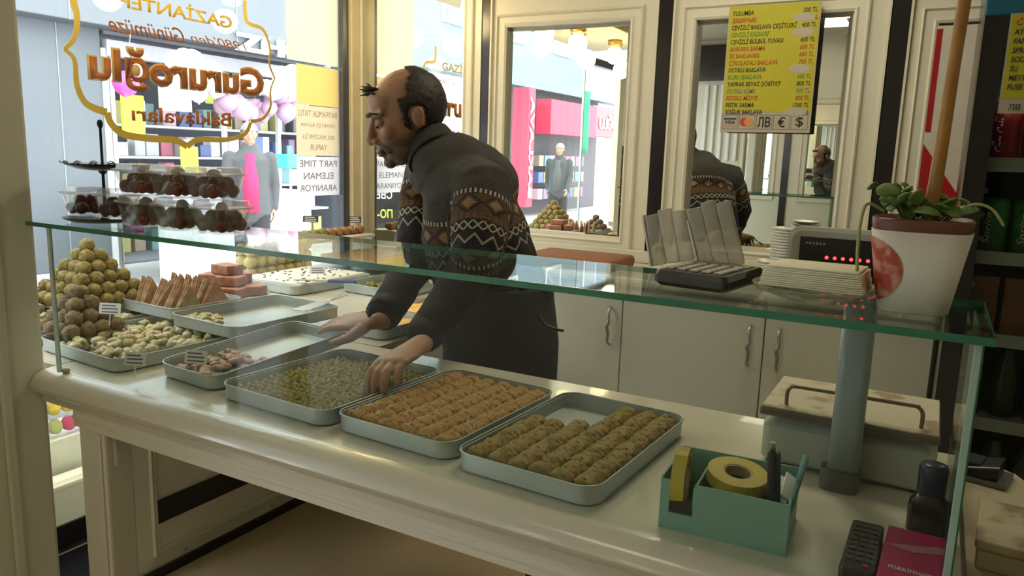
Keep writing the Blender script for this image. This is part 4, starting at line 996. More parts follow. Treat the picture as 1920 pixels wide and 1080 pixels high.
def head_shapes(q, T, s=1.0):
    R_ = T.to_3x3()*s
    def E_(c, r): q.ico(T @ (Vector(c)*s), r, 3, R_)
    E_((0, -.012, .035), (.076, .098, .092)); E_((0, .030, -.02), (.063, .064, .085)); E_((0, .034, -.075), (.053, .054, .040))
    E_((0, .078, -.098), (.021, .018, .017)); E_((0, .048, .052), (.060, .046, .048)); E_((0, .04, -.09), (.036, .045, .025))
    for s_ in (-1, 1):
        E_((s_*.040, .064, -.020), (.025, .024, .022)); E_((s_*.078, -.014, -.003), (.007, .017, .028)); E_((s_*.082, -.023, .008), (.005, .009, .016)); E_((s_*.0135, .102, -.036), (.0095, .010, .008))
        q.tube([T @ (Vector((s_*.014, .090, .030))*s), T @ (Vector((s_*.048, .070, .031))*s)], .0095*s, 8, dome=True)
        q.tube([T @ (Vector((s_*.016, .097, -.042))*s), T @ (Vector((s_*.034, .078, -.068))*s)], .0075*s, 8, dome=True)
    q.tube([T @ (Vector((0, .086, .028))*s), T @ (Vector((0, .103, -.004))*s), T @ (Vector((0, .113, -.028))*s)], [.009*s, .011*s, .0135*s], 10, dome=True)
    E_((0, .1115, -.033), (.0145, .012, .0115)); E_((0, .097, -.061), (.024, .010, .006)); E_((0, .095, -.073), (.020, .010, .0065))
    E_((0, .088, -.052), (.026, .012, .012))
def hand_shapes(q, Wp, K, back, side, curls, spread=.10, s=1.0, thumb=(.5, -.4), fl=(.070, .079, .073, .057)):
    """side=+1: thumb lies towards -lateral; palm, four bent fingers and a thumb"""
    d = (K-Wp).normalized(); n = (back-d*back.dot(d)).normalized(); l = d.cross(n)*side
    pw = .040*s
    q.tube([Wp-d*.02, Wp+d*.015, Wp.lerp(K, .55), K], [(.026*s, .020*s), (.029*s, .018*s), (.040*s, .015*s), (.041*s, .0125*s)], 14, side=l, dome=True)
    for k in range(4):
        o_ = (-.0295+k*.0195)*s
        base = K + l*o_ - d*(.004+(.008 if k == 3 else 0)+(.003 if k == 0 else 0))
        ang = o_/s*spread*22*.1
        dd = (d+l*ang*3).normalized(); L_ = fl[k]*s; p = [base-dd*.02, base]; a_ = 0
        for j, (fr_, c_) in enumerate(zip((.45, .30, .25), curls)):
            a_ += c_
            v = dd*math.cos(a_) - n*math.sin(a_); p.append(p[-1]+v*L_*fr_)
        r_ = (.0098, .0102, .0092, .0083, .0070) if k < 3 else (.0085, .0088, .0078, .0070, .0060)
        q.tube(p, [a*s for a in r_], 10, dome=True)
    tb = Wp + d*.022*s - l*.026*s - n*.006*s
    t1 = (d*.62 - l*.70 - n*.25).normalized(); t2 = (d*.85 - l*thumb[0] + n*thumb[1]).normalized(); t3 = (d*.95 - l*.10 + n*thumb[1]).normalized()
    q.tube([tb, tb+t1*.036*s, tb+t1*.036*s+t2*.030*s, tb+t1*.036*s+t2*.030*s+t3*.024*s], [.015*s, .0125*s, .0105*s, .008*s], 10, dome=True)
man = empty('person', (-1.05, 1.90, 0), 'balding man in a dark patterned sweater and black apron leaning over the sweets', 'person')
MF = Vector((-.80, -.60, 0)); MS = Vector((.60, -.80, 0))          # body front, body left side (towards the camera)
hipc = at(936, 690, y=1.90); hipc.z = .90
P_ = lambda px, py, y: at(px, py, y=y)
waist = P_(925, 560, 1.885); chest = P_(885, 425, 1.84); upch = P_(862, 345, 1.80); neckb = P_(822, 300, 1.80)
hc = P_(765, 222, 1.775)                                             # head centre
HT = frame_of(Vector((-.68, -.70, -.30)), math.radians(0)) @ Matrix.Scale(1.06, 4); HT.translation = hc
shL = P_(908, 358, 1.715); shR = P_(800, 335, 1.93)
elL = P_(888, 505, 1.60); wrL = P_(783, 645, 1.47)
elR = P_(775, 500, 1.80); wrR = at(712, 600, z=1.02)
q = MB()
head_shapes(q, HT)
q.tube([HT @ Vector((0, -.025, -.03)), HT @ Vector((0, -.03, -.10)), neckb, upch], [.055, .057, .062, .075], 16, dome=True)
q.tube([hipc-Vector((0, 0, .12)), hipc, waist, chest, upch], [(.16, .12), (.165, .125), (.15, .12), (.15, .105), (.11, .07)], 22, side=MS, dome=True)
for sh, el, wr in ((shL, elL, wrL), (shR, elR, wrR)):
    q.tube([upch.lerp(sh, .4), sh, sh.lerp(el, .5), el, el.lerp(wr, .3), wr], [.06, .062, .05, .042, .040, .026], 14, dome=True)
for s_ in (-1, 1):
    h0 = hipc + MS*.085*s_
    ft = Vector((h0.x+.17, h0.y+.10, 0))
    q.tube([h0, h0.lerp(ft, .45), Vector((ft.x, ft.y, .10))], [.092, .062, .042], 14, dome=True)
    fo = Vector((ft.x, ft.y, .05)); q.tube([fo-MF*.05, fo+MF*.13], [.04, .032], 12, dome=True)
# near hand curled over the tray rim, far hand flat on the lifted tray
wL = at(782, 650, z=1.003); kL = at(716, 690, z=.985); dL = (kL-wL).normalized()
hand_shapes(q, wL, wL+dL*.105, Vector((-.15, -.15, 1)), -1, (.25, .50, .45), thumb=(.25, -.5), s=1.14)
wR = at(706, 601, z=1.015); kR = at(630, 603, z=.995); dR = (kR-wR).normalized()
hand_shapes(q, wR, wR+dR*.100, Vector((.1, -.30, 1)), 1, (.05, .14, .15), thumb=(.25, -.15), s=1.12)
body = fuse('body', q, .0036, SKIN, man, 3, .5)
# stubble mask from the head's own coordinates
inv = HT.inverted(); n_ = len(body.data.vertices)
at_ = body.data.attributes.new('beard', 'FLOAT', 'POINT')
def verts_np(me):
    a = np.empty(len(me.vertices)*3); me.vertices.foreach_get('co', a); return a.reshape(-1, 3)
def sst(a, b_, x): t = np.clip((x-a)/(b_-a), 0, 1); return t*t*(3-2*t)
co = verts_np(body.data); Mi = np.array(inv); p = co @ Mi[:3, :3].T + Mi[:3, 3]
f_ = sst(-.028, -.056, p[:, 2]-np.maximum(0, .03-p[:, 1])*.55)*.85
f_ *= np.where((abs(p[:, 0]) < .02) & (p[:, 2] > -.08) & (p[:, 2] < -.055) & (p[:, 1] > .09), .4, 1)
f_ *= np.where(p[:, 1] < 0, sst(-.02, .01, p[:, 1]), 1)
f_ *= (abs(p[:, 0]) < .12) & (p[:, 2] > -.16) & (p[:, 2] < .03) & (p[:, 1] > -.02) & (p[:, 1] < .14)
at_.data.foreach_set('value', f_.astype(np.float32))
body.location = -man.location
def hchild(o): o.location = -man.location; return o
def hair_shell(T, keep, name, parent, grow=.006, m_=HAIR):
    bm = bmesh.new(); bmesh.ops.create_icosphere(bm, subdivisions=5, radius=1)
    for v in bm.verts: v.co = Vector((v.co.x*(.076+grow), v.co.y*(.098+grow)-.012, v.co.z*(.092+grow)+.035))
    bmesh.ops.delete(bm, geom=[v for v in bm.verts if not keep(v.co)], context='VERTS')
    r = bmesh.ops.solidify(bm, geom=bm.faces[:], thickness=.008)
    for v in bm.verts:
        nz = noise.noise(v.co*55)*.0025+noise.noise(v.co*140)*.002; v.co += (v.co-Vector((0, -.012, .035))).normalized()*nz
        v.co = T @ v.co
    bmesh.ops.recalc_face_normals(bm, faces=bm.faces[:])
    me = bpy.data.meshes.new(name); bm.to_mesh(me); bm.free()
    return link(name, me, m_, parent, True)
def keep_main(c):
    if c.z < -.035 and c.y > -.06: return False
    if c.z < -.06: return False
    if c.y > .028: return False
    # ear cut-out
    if abs(c.x) > .05 and -.036 < c.y < .006 and c.z < .022: return False
    if c.y > -.015 and c.z > .088: return False
    if c.y > -.03 and c.z > .105: return False
    if c.y > .0 and c.z > .06: return False
    return True
hchild(hair_shell(HT, keep_main, 'hair', man))
q = MB(); rr = random.Random(3)
for k in range(34):
    x = rr.uniform(-.035, .035); p0 = Vector((x, .078-abs(x)*.3+rr.uniform(-.012, .004), .088+rr.uniform(-.006, .006)-abs(x)*.15)); d_ = Vector((rr.uniform(-.3, .3), rr.uniform(.2, 1), rr.uniform(.2, .9))).normalized()
    q.tube([HT @ p0, HT @ (p0+d_*.014), HT @ (p0+d_*.026+Vector((0, .004, -.004)))], [.004, .003, .001], 5)
hchild(q.build('front_hair', HAIR, man, True))
for s_ in (-1, 1):
    q = MB(); q.ico(HT @ Vector((s_*.031, .0775, .004)), (.0125, .0125, .0125), 3); e_ = hchild(q.build('eye', mat('eye white', (.45, .40, .36), .3), man, True))
    q = MB(); q.ico(HT @ Vector((s_*.033, .0885, -.0005)), (.0052,)*3, 2); q.build('iris', mat('iris', (.02, .012, .01), .2), e_, True)
    q = MB(); R_ = HT.to_3x3(); q.ico(HT @ Vector((s_*.031, .0775, .0075)), (.0148, .0142, .0128), 3, R_); hchild(q.build('eyelid', SKIN, man, True))
    q = MB(); q.tube([HT @ Vector((s_*.014, .1005, .030)), HT @ Vector((s_*.032, .097, .037)), HT @ Vector((s_*.052, .080, .030))], [(.0055, .003), (.0055, .0032), (.002, .002)], 8); hchild(q.build('eyebrow', HAIR, man, True))
q = MB(); q.tube([HT @ Vector((-.022, .101, -.067)), HT @ Vector((0, .1065, -.0665)), HT @ Vector((.022, .101, -.067))], [.0012, .0020, .0012], 6); hchild(q.build('mouth_line', mat('lip shadow line', (.12, .05, .04), .6), man, True))

# ---- sweater
SWM = bpy.data.materials.new('patterned knit'); SWM.use_nodes = True; nt = SWM.node_tree; b = nt.nodes['Principled BSDF']; b.inputs['Roughness'].default_value = .9
uv = _n(nt, 'ShaderNodeUVMap', uv_map='knit'); sx = _n(nt, 'ShaderNodeSeparateXYZ'); nt.links.new(uv.outputs[0], sx.inputs[0])
def MA(op, a, b_=None, c=None):
    n = _n(nt, 'ShaderNodeMath', operation=op)
    for i, v in enumerate((a, b_, c)):
        if v is None: continue
        if isinstance(v, (int, float)): n.inputs[i].default_value = v
        else: nt.links.new(v, n.inputs[i])
    return n.outputs[0]
U, V = sx.outputs[0], sx.outputs[1]
def tri_(x, k): return MA('PINGPONG', MA('MULTIPLY', x, k), 1.0)
def band(a, b_): return MA('MULTIPLY', MA('GREATER_THAN', V, a), MA('LESS_THAN', V, b_))
def mixc(fac, base, col):
    n = _n(nt, 'ShaderNodeMixRGB'); nt.links.new(fac, n.inputs[0])
    if isinstance(base, tuple): n.inputs[1].default_value = (*base, 1)
    else: nt.links.new(base, n.inputs[1])
    n.inputs[2].default_value = (*col, 1); return n.outputs[0]
GREY, BLK, BRN_, TAN_, WHT = (.050, .047, .040), (.014, .013, .016), (.085, .045, .022), (.26, .17, .085), (.42, .38, .30)
c = mixc(MA('GREATER_THAN', V, .0), GREY, BLK)
c = mixc(MA('MULTIPLY', band(.0, .012), MA('LESS_THAN', tri_(U, 150), .5)), c, WHT)
c = mixc(band(.014, .085), c, BRN_)
dia = MA('ADD', tri_(U, 26), MA('MULTIPLY', MA('ABSOLUTE', MA('SUBTRACT', V, .040)), 36))
c = mixc(MA('MULTIPLY', band(.016, .066), MA('LESS_THAN', dia, .55)), c, TAN_)
c = mixc(MA('MULTIPLY', band(.016, .066), MA('MULTIPLY', MA('GREATER_THAN', dia, .80), MA('LESS_THAN', dia, 1.05))), c, BLK)
c = mixc(MA('MULTIPLY', band(.066, .082), MA('LESS_THAN', tri_(U, 100), .5)), c, (.13, .07, .03))
xm = MA('ABSOLUTE', MA('SUBTRACT', tri_(U, 72), MA('MULTIPLY', MA('ABSOLUTE', MA('SUBTRACT', V, .101)), 80)))
c = mixc(MA('MULTIPLY', band(.089, .113), MA('LESS_THAN', xm, .22)), c, WHT)
zz = MA('ABSOLUTE', MA('SUBTRACT', V, MA('ADD', .124, MA('MULTIPLY', tri_(U, 38), .024))))
c = mixc(MA('MULTIPLY', band(.118, .16), MA('LESS_THAN', zz, .0038)), c, (.30, .28, .24))
nt.links.new(c, b.inputs['Base Color'])
kn_ = _n(nt, 'ShaderNodeBump'); kn_.inputs['Strength'].default_value = .5; kn_.inputs['Distance'].default_value = .002
nt.links.new(MA('MULTIPLY', tri_(U, 320), tri_(V, 260)), kn_.inputs['Height']); nt.links.new(kn_.outputs[0], b.inputs['Normal'])
q = MB(); S = MS
q.ico(P_(888, 352, 1.85), .128, 3); q.ico(P_(858, 315, 1.81), .10, 3)
q.tube([hipc-Vector((0, 0, .02)), waist, chest, upch, upch.lerp(neckb, .6)], [(.185, .155), (.182, .163), (.19, .150), (.155, .115), (.095, .085)], 26, side=MS, dome=True)
cuffL, cuffR = elL.lerp(wrL, .88), elR.lerp(wrR, .90)
q.tube([upch.lerp(shL, .3), shL, shL.lerp(elL, .5), elL, elL.lerp(cuffL, .5), cuffL], [.085, .083, .072, .064, .055, .047], 18, dome=True)
q.tube([upch.lerp(shR, .3), shR, shR.lerp(elR, .5), elR, elR.lerp(cuffR, .5), cuffR], [.085, .080, .068, .062, .052, .044], 18, dome=True)
nk = HT @ Vector((0, -.034, -.075))
q.tube([upch.lerp(neckb, .5), neckb, neckb.lerp(nk, .8)], [.105, .080, .071], 18)
for wq in ((elL.lerp(cuffL, .2), .066), (elL.lerp(cuffL, .55), .058), (elR.lerp(cuffR, .3), .062), (elR.lerp(cuffR, .6), .055)):
    pass
sw = fuse('sweater', q, .005, SWM, man, 22, .5)
push(sw.data, lambda p: noise.noise(p*14)*.006+noise.noise(p*30)*.0025)
TV, AV = .150, .035
chains = [([hipc, waist, chest, upch, neckb], 'T', MS), ([shL, elL, cuffL], 'A', MF), ([shR, elR, cuffR], 'A', MF)]
co = verts_np(sw.data); bestd = np.full(len(co), 1e9); UVv = np.zeros((len(co), 2))
for pts, kind, ref in chains:
    acc = 0; tot = sum((pts[i+1]-pts[i]).length for i in range(len(pts)-1))
    for i in range(len(pts)-1):
        A0, ab = np.array(pts[i]), np.array(pts[i+1]-pts[i]); L_ = np.linalg.norm(ab); ax = ab/L_
        pr_ = (co-A0) @ ax; t = np.clip(pr_/L_, 0, 1); r_ = co-(A0+ab*t[:, None]); d = np.linalg.norm(r_, axis=1)-(.125 if kind == 'T' else .055)
        axv = Vector(ax); e1 = np.array((ref-axv*ref.dot(axv)).normalized()); e2 = np.cross(ax, e1); th = np.arctan2(r_ @ e2, r_ @ e1)
        s_ = acc+L_*t
        if i == 0: s_ = np.where(pr_ > 0, s_, pr_)
        if kind == 'T': uvc = np.stack((th*.15, (tot-s_)-TV), 1)
        else: uvc = np.stack((th*.075, s_-AV), 1)
        k_ = d < bestd; bestd[k_] = d[k_]; UVv[k_] = uvc[k_]
        acc += L_
ul = sw.data.uv_layers.new(name='knit')
lv = np.empty(len(sw.data.loops), dtype=np.int32); sw.data.loops.foreach_get('vertex_index', lv)
ul.data.foreach_set('uv', UVv[lv].astype(np.float32).ravel())
hchild(sw)
q = MB(); q.tube([neckb.lerp(nk, .2), neckb.lerp(nk, .7), nk+(nk-neckb).normalized()*.012], [.086, .078, .073], 22); hchild(fuse('roll_collar', q, .005, mat('dark grey rib knit', (.035, .033, .03), .9, bump=.3, scale=60), man, 4))
# dark sleeves below the patterned band are knit too; cuffs
for c0, e0, nm in ((cuffL, elL, 'cuff'), (cuffR, elR, 'cuff')):
    d = (c0-e0).normalized(); q = MB(); q.tube([c0-d*.03, c0+d*.004, c0+d*.012], [.0485, .047, .042], 20); hchild(q.build(nm, mat('black navy rib', (.016, .016, .024), .85), man, True))
# apron and trousers
AP = mat('charcoal apron cloth', (.022, .022, .023), .8, bump=.15, scale=40)
q = MB(); z0 = Vector((0, 0, 1))
a_top = waist+Vector((0, 0, .055)); 
q.tube([hipc-z0*.40+MF*.01, hipc-z0*.15, hipc+z0*.0, waist, a_top], [(.205, .165), (.200, .170), (.196, .170), (.190, .173), (.186, .170)], 28, side=MS)
ap = fuse('apron', q, .006, AP, man, 6)
push(ap.data, lambda p: noise.noise(Vector((p.x*9, p.y*9, p.z*2)))*.007)
hchild(ap)
pc_ = hipc+z0*.02+MS*.17-MF*.10
q = MB(); q.tube(catmull([P_(1010, 590, 1.745), P_(1022, 608, 1.745), P_(1045, 618, 1.755), P_(1056, 620, 1.775)], 5), .0035, 6); hchild(q.build('apron_pocket_seam', BLACK, man, True))
q = MB(); q.tube([a_top+MS*.17-MF*.05, a_top+MS*.10-MF*.16, a_top-MF*.17-MS*.05], .008, 8); hchild(q.build('apron_tie', BLACK, man, True))
for s_ in (-1, 1):
    h0 = hipc + MS*.088*s_
    h0 = hipc + MS*.085*s_; ft = Vector((h0.x+.17, h0.y+.10, 0))
    q = MB(); q.tube([h0-z0*.05, h0.lerp(ft, .45), Vector((ft.x, ft.y, .07))], [.108, .085, .068], 16); hchild(q.build('trouser_leg', mat('dark trousers', (.02, .02, .022), .85), man, True))
    fo = Vector((ft.x, ft.y, .045)); q = MB(); q.tube([fo-MF*.07, fo+MF*.02, fo+MF*.16], [(.045, .04), (.048, .044), (.038, .028)], 14, side=MS, dome=True); hchild(q.build('shoe', DARK, man, True))

# ================================================================== THE STREET
o = part('pavement', mat('pale paving', (.50, .50, .50), .8, col2=(.36, .36, .37), scale=1.2), None, -16, XW-.1, -24, 16, -.06, -.005); tag(o, kind='structure')
GB = mat('grey blue cladding', (.125, .142, .158), .55, col2=(.115, .132, .148), scale=.8)
bd_ = empty('building', (-8.5, 0, 0), 'grey blue clad building across the street on the left, with a projecting canopy', 'building')
part('wall', GB, bd_, -.4, 0, -3.5, 5.55, 0, 2.75); part('canopy', GB, bd_, -.4, .35, -3.5, 9.2, 2.70, 3.6, .01)
part('upper_wall', mat('pale render', (.42, .46, .48), .8), bd_, -.4, 0, -3.5, 14, 3.6, 7)
for y in (4.62, 5.05, 3.4): part('joint', mat('joint grey', (.25, .3, .33), .6), bd_, 0, .006, y, y+.012, 0, 2.7)
for y in (5.0, 7.2): part('joint', mat('joint grey', (.25, .3, .33), .6), bd_, .35, .356, y, y+.012, 2.7, 3.6)
part('corner_trim', mat('white frame', (.6, .62, .62), .5), bd_, -.05, .02, 5.55, 5.62, 0, 2.5)
sf = empty('shop', (-8.5, 7.6, 0), 'bright shop front with shelves of goods and pink balloons across the street', 'shop')
SIN = mat('shop interior', (.16, .17, .20), .8)
part('back_wall', SIN, sf, -2.6, -2.5, -2.0, 3.2, 0, 2.7); part('end_wall', SIN, sf, -2.6, 0, 3.1, 3.2, 0, 2.7); part('shop_floor', SIN, sf, -2.6, 0, -2.0, 3.2, 0, .02); part('shop_ceiling', SIN, sf, -2.6, 0, -2.0, 3.2, 2.66, 2.7)
part('header_bar', mat('silver header', (.38, .38, .42), .5), sf, -.1, .05, -2.0, 3.2, 2.42, 2.60); 
for y in (-1.95, -.35, .1, .62, 1.2, 2.1): part('mullion', mat('white frame', (.6, .62, .62), .5), sf, -.06, 0, y, y+.05, 0, 2.42)
for i, z in enumerate((.45, .85, 1.25, 1.65)): part('shelf', mat('white frame', (.6, .62, .62), .5), sf, -1.0, -.5, -1.9, 2.2, z, z+.03)
LW = mat('white letter', (.8, .8, .82), .4)
t = text('ZHOU', LW, (.36, -.46, 2.665), IN_R, fit=(1.75, .23), parent=sf, off=.04, ext=.06)
cols = [(.40, .12, .18), (.42, .40, .15), (.10, .14, .32), (.7, .7, .7), (.15, .26, .27), (.32, .25, .18), (.12, .12, .14), (.24, .15, .28), (.58, .40, .48), (.5, .5, .52)]
bxm = []
for i, c_ in enumerate(cols):
    me = MB().box(-.08, .08, -.09, .09, 0, .26, .006, 1).mesh('goods_box'); me.materials.append(mat('goods %d' % i, c_, .5)); bxm.append(me)
for z in (.06, .48, .88, 1.28, 1.68):
    for i in range(19):
        o = bpy.data.objects.new('goods_box', random.choice(bxm)); COL.objects.link(o); o.location = (-9.25+random.uniform(-.1, .1), 5.8+i*.215, z if z > .1 else .02); o.scale = (1, random.uniform(.7, 1.1), random.uniform(.6, 1.25))
        tag(o, 'coloured goods box on the shelves of the bright shop across the street', 'box', 'goods on the shelves across the street')
def board(name, label, cat, x, y, z0, z1, w_, col, words=None, tcol=None):
    t = empty(name, (x, y, z0), label, cat); part('panel', col, t, -.02, .02, -w_/2, w_/2, 0, z1-z0, .004); part('hanger', STEEL, t, -.005, .005, -.005, .005, z1-z0, z1-z0+.1)
    if words:
        for k, wd in enumerate(words): text(wd, tcol, (.021, -w_*.36, (z1-z0)*(.60-.3*k)), IN_R, fit=(w_*.72, (z1-z0)*.24), parent=t, off=.01, ext=.002)
    return t
board('shop_sign', 'black hanging sign reading NOTE in the shop across the street', 'sign', -8.40, 7.42, 1.90, 2.12, .72, DARK, ('NOTE',), LW)
YS = mat('fluorescent yellow', (.75, .80, .04), .5)
board('sale_sign', 'upper fluorescent yellow sale sheet at the left of the shop across the street', 'sign', -8.42, 5.86, 1.55, 2.0, .28, YS)
board('sale_sign', 'lower fluorescent yellow sale sheet above the tub lids across the street', 'sign', -8.42, 6.62, 1.08, 1.42, .24, YS)
board('sale_sign', 'small yellow sale sheet in the middle of the shop across the street', 'sign', -8.42, 7.02, 1.98, 2.2, .22, mat('lime sheet', (.5, .6, .1), .5))
board('sale_sign', 'white framed poster of faces in the shop across the street', 'sign', -8.42, 6.45, 1.85, 2.25, .45, mat('pink white poster', (.75, .62, .60), .5))
PB = [mat('white pink balloon', (.80, .66, .74), .3), mat('pink balloon', (.75, .35, .55), .3), mat('lilac balloon', (.48, .30, .42), .3), mat('white balloon', (.85, .82, .84), .3), mat('hot pink balloon', (.75, .08, .40), .3)]
bmn = []
for m_ in PB:
    me = MB().lathe([(.001, -1.15), (.10, -1.12), (.05, -1.05), (.35, -.88), (.75, -.5), (.98, 0), (.86, .5), (.5, .86), (.001, 1)], n=16).mesh('balloon'); me.materials.append(m_); me.polygons.foreach_set('use_smooth', [True]*len(me.polygons)); bmn.append(me)
rr = random.Random(11)
spots = []
for k in range(46):
    u_ = k/45; px = 330+u_*232; py = 118+30*math.sin(u_*3)+u_*60+rr.uniform(-28, 28)
    spots.append((px, py, rr.uniform(.10, .15)))
spots += [(236, 158, .14), (525, 180, .16), (540, 165, .15), (552, 200, .13), (530, 145, .15), (548, 140, .14), (258, 130, .1)]
for k, (px, py, r_) in enumerate(spots):
    x = -7.85+rr.uniform(-.28, .28); p = at(px, py, x=x); mi = 4 if k == 46 else (2 if py > 175 else rr.choice((0, 0, 3, 1 if k % 3 == 0 else 0)))
    o = bpy.data.objects.new('balloon', bmn[mi]); COL.objects.link(o); o.location = (p.x, p.y, p.z); o.scale = (r_,)*3; o.rotation_euler = (rr.uniform(-.5, .5), rr.uniform(-.5, .5), 0)
    if k == 46: MB().tube([(0, 0, 1), (0, 0, 4.6)], .02, 5).build('string', LW, o)
    tag(o, ('hot pink balloon hanging alone at the left of the garland', )[0] if k == 46 else ('lilac' if mi == 2 else 'white' if mi == 3 else 'pink' if mi == 1 else 'pale pink')+' balloon in the garland over the shop across the street', 'balloon', None if k == 46 else 'balloons in the garland across the street, '+('lilac', 'white', 'pink', 'pale pink')[(2, 3, 1, 0).index(mi)])
CY = mat('cyan plastic', (.05, .60, .75), .4)
t = empty('street_table', (-7.6, 7.55, 0), 'stand with a cyan crate top outside the shop across the street', 'stand')
part('crate', CY, t, -.15, .15, -.2, .2, 1.18, 1.36, .01); MB().tube([(0, 0, 0), (0, 0, 1.18)], .015, 8).build('pole', LW, t); part('foot', LW, t, -.15, .15, -.15, .15, 0, .02)
t = empty('goods_table', (-7.4, 6.2, 0), 'white draped goods table in front of the shop across the street', 'table')
part('tabletop', mat('white cloth', (.75, .75, .75), .8), t, -.4, .4, -1.1, 1.1, .86, .92, .01); part('drape', mat('white cloth', (.75, .75, .75), .8), t, .38, .4, -1.1, 1.1, .01, .86)
for sx_ in (-.36, .34):
    for sy2 in (-1.05, 1.02): part('leg', STEEL, t, sx_, sx_+.03, sy2, sy2+.03, 0, .86)
def passer(x, y, face, label, coat, shirt, hairm, h=1.72, walk=.16):
    p = empty('person', (x, y, 0), label, 'person'); F_ = Vector(face).normalized(); S_ = Vector((-F_.y, F_.x, 0)); k = h/1.75
    T = frame_of(F_); T.translation = Vector((0, 0, 1.58*k))
    q = MB(); head_shapes(q, T, .95*k)
    q.tube([Vector((0, 0, 1.50*k)), Vector((0, 0, 1.35*k))], .055, 12); q.tube([Vector((0, 0, .85*k)), Vector((0, 0, 1.1*k)), Vector((0, 0, 1.33*k)), Vector((0, 0, 1.43*k))], [(.16, .11), (.15, .11), (.18, .11), (.10, .07)], 16, side=S_, dome=True)
    arms = []
    for s_ in (-1, 1):
        hp = S_*.085*s_; w_ = F_*walk*s_
        q.tube([hp+Vector((0, 0, .85*k)), hp+w_*.5+F_*.03+Vector((0, 0, .47*k)), hp+w_+Vector((0, 0, .09*k))], [.09, .06, .042], 12, dome=True)
        q.tube([hp+w_-F_*.05+Vector((0, 0, .045)), hp+w_+F_*.14+Vector((0, 0, .04))], [.038, .03], 10, dome=True)
        a = [S_*.19*s_+Vector((0, 0, 1.36*k)), S_*.23*s_-w_*.35+Vector((0, 0, 1.08*k)), S_*.22*s_-w_*.8+F_*.10+Vector((0, 0, .86*k))]
        arms.append(a); q.tube(a, [.05, .042, .03], 12, dome=True)
        d = (a[2]-a[1]).normalized(); hand_shapes(q, a[2], a[2]+d*.09, S_*s_, -s_, (.2, .3, .3))
    fuse('body', q, .009, SKIN, p, 2)
    q = MB(); q.tube([Vector((0, 0, .80*k)), Vector((0, 0, 1.1*k)), Vector((0, 0, 1.34*k)), Vector((0, 0, 1.44*k))], [(.20, .15), (.18, .145), (.20, .14), (.10, .09)], 18, side=S_, dome=True)
    for a in arms: q.tube([a[0], a[1], a[2]], [.068, .058, .045], 12, dome=True)
    fuse('coat', q, .012, coat, p, 4)
    q = MB(); q.tube([F_*.075+Vector((0, 0, .82*k)), F_*.08+Vector((0, 0, 1.15*k)), F_*.07+Vector((0, 0, 1.40*k))], [(.095, .10), (.09, .095), (.06, .08)], 12, side=S_); q.build('shirt', shirt, p, True)
    for s_ in (-1, 1):
        hp = S_*.085*s_; w_ = F_*walk*s_; q = MB(); q.tube([hp+Vector((0, 0, .86*k)), hp+w_*.5+F_*.03+Vector((0, 0, .47*k)), hp+w_+Vector((0, 0, .08*k))], [.105, .08, .065], 12); q.build('trouser_leg', mat('dark trousers', (.02, .02, .022), .85), p, True)
    hair_shell(T, lambda c: c.z > .045 or (c.y < -.02 and c.z > -.03), 'hair', p, .008, hairm)
    return p
passer(-6.0, 5.42, (.75, -.65, 0), 'pedestrian in a grey coat over a pink top walking past the window', mat('grey coat', (.085, .088, .092), .9), mat('pink top', (.62, .03, .12), .8), mat('white knitted cap', (.26, .26, .25), .9))
# part of the street that only the mirrors show
rs = empty('shop', (-8.5, -11.5, 0), 'shop with a red awning board further down the street, seen in the mirror', 'shop')
RED = mat('red board', (.62, .05, .10), .6)
part('awning_board', RED, rs, 0, .4, -1.4, 1.3, 1.95, 2.75, .01); part('wall', mat('grey shop interior', (.12, .11, .12), .8), rs, -.6, -.5, -3.6, 3.0, 0, 3.0)
part('sign_board', mat('dull red board', (.32, .12, .13), .6), rs, 0, .3, -3.4, -1.45, 2.0, 2.8, .01); text('O\u011eLU', LW, (.31, -3.1, 2.2), IN_R, fit=(1.3, .4), parent=rs, off=.03, ext=.03)
part('side_banner', RED, rs, .1, .5, 2.3, 2.6, .3, 2.9); text('BAKLAVA', LW, (.52, 2.56, .5), Matrix(((0, 0, 1), (0, -1, 0), (1, 0, 0))), fit=(2.2, .18), parent=rs, off=.02, ext=.01)
part('upper_wall', mat('pale blue render', (.20, .26, .29), .8), rs, -.5, -.1, -8, 8, 3.0, 8)
for y in (-3, -.6, 1.8, 4.2): 
    w_ = part('window', mat('white frame', (.6, .62, .62), .5), rs, -.1, -.06, y, y+.9, 3.9, 5.2); part('pane', mat('far glass', (.15, .2, .23), .1), w_, -.06, -.05, y+.08, y+.82, 3.98, 5.12)
for i, z in enumerate((.4, .8, 1.2)):
    for j in range(9): part('goods', bxm[(i*3+j) % 9].materials[0], rs, -.3, .1, -1.4+j*.3, -1.16+j*.3, z, z+.25)
passer(-6.2, -6.8, (.2, 1, 0), 'man in a dark grey coat out in the street, seen in the mirror', mat('dark grey coat', (.06, .065, .07), .9), mat('dark shirt', (.1, .1, .1), .9), mat('grey hair', (.3, .28, .26), .8))
fl_ = empty('flag', (-5.2, -5.5, 0), 'green flag on a pole in the street, seen in the mirror', 'flag')
MB().tube([(0, 0, 0), (0, 0, 2.9)], .015, 8).build('pole', STEEL, fl_)
me = MB().box(0, .012, -.30, 0, 1.5, 2.5).mesh(); bm = bmesh.new(); bm.from_mesh(me); bmesh.ops.subdivide_edges(bm, edges=bm.edges[:], cuts=6, use_grid_fill=True)
for v in bm.verts: v.co.x += math.sin(v.co.y*30)*.03
bm.to_mesh(me); bm.free(); link('cloth', me, mat('green cloth', (.03, .22, .12), .8), fl_, True)
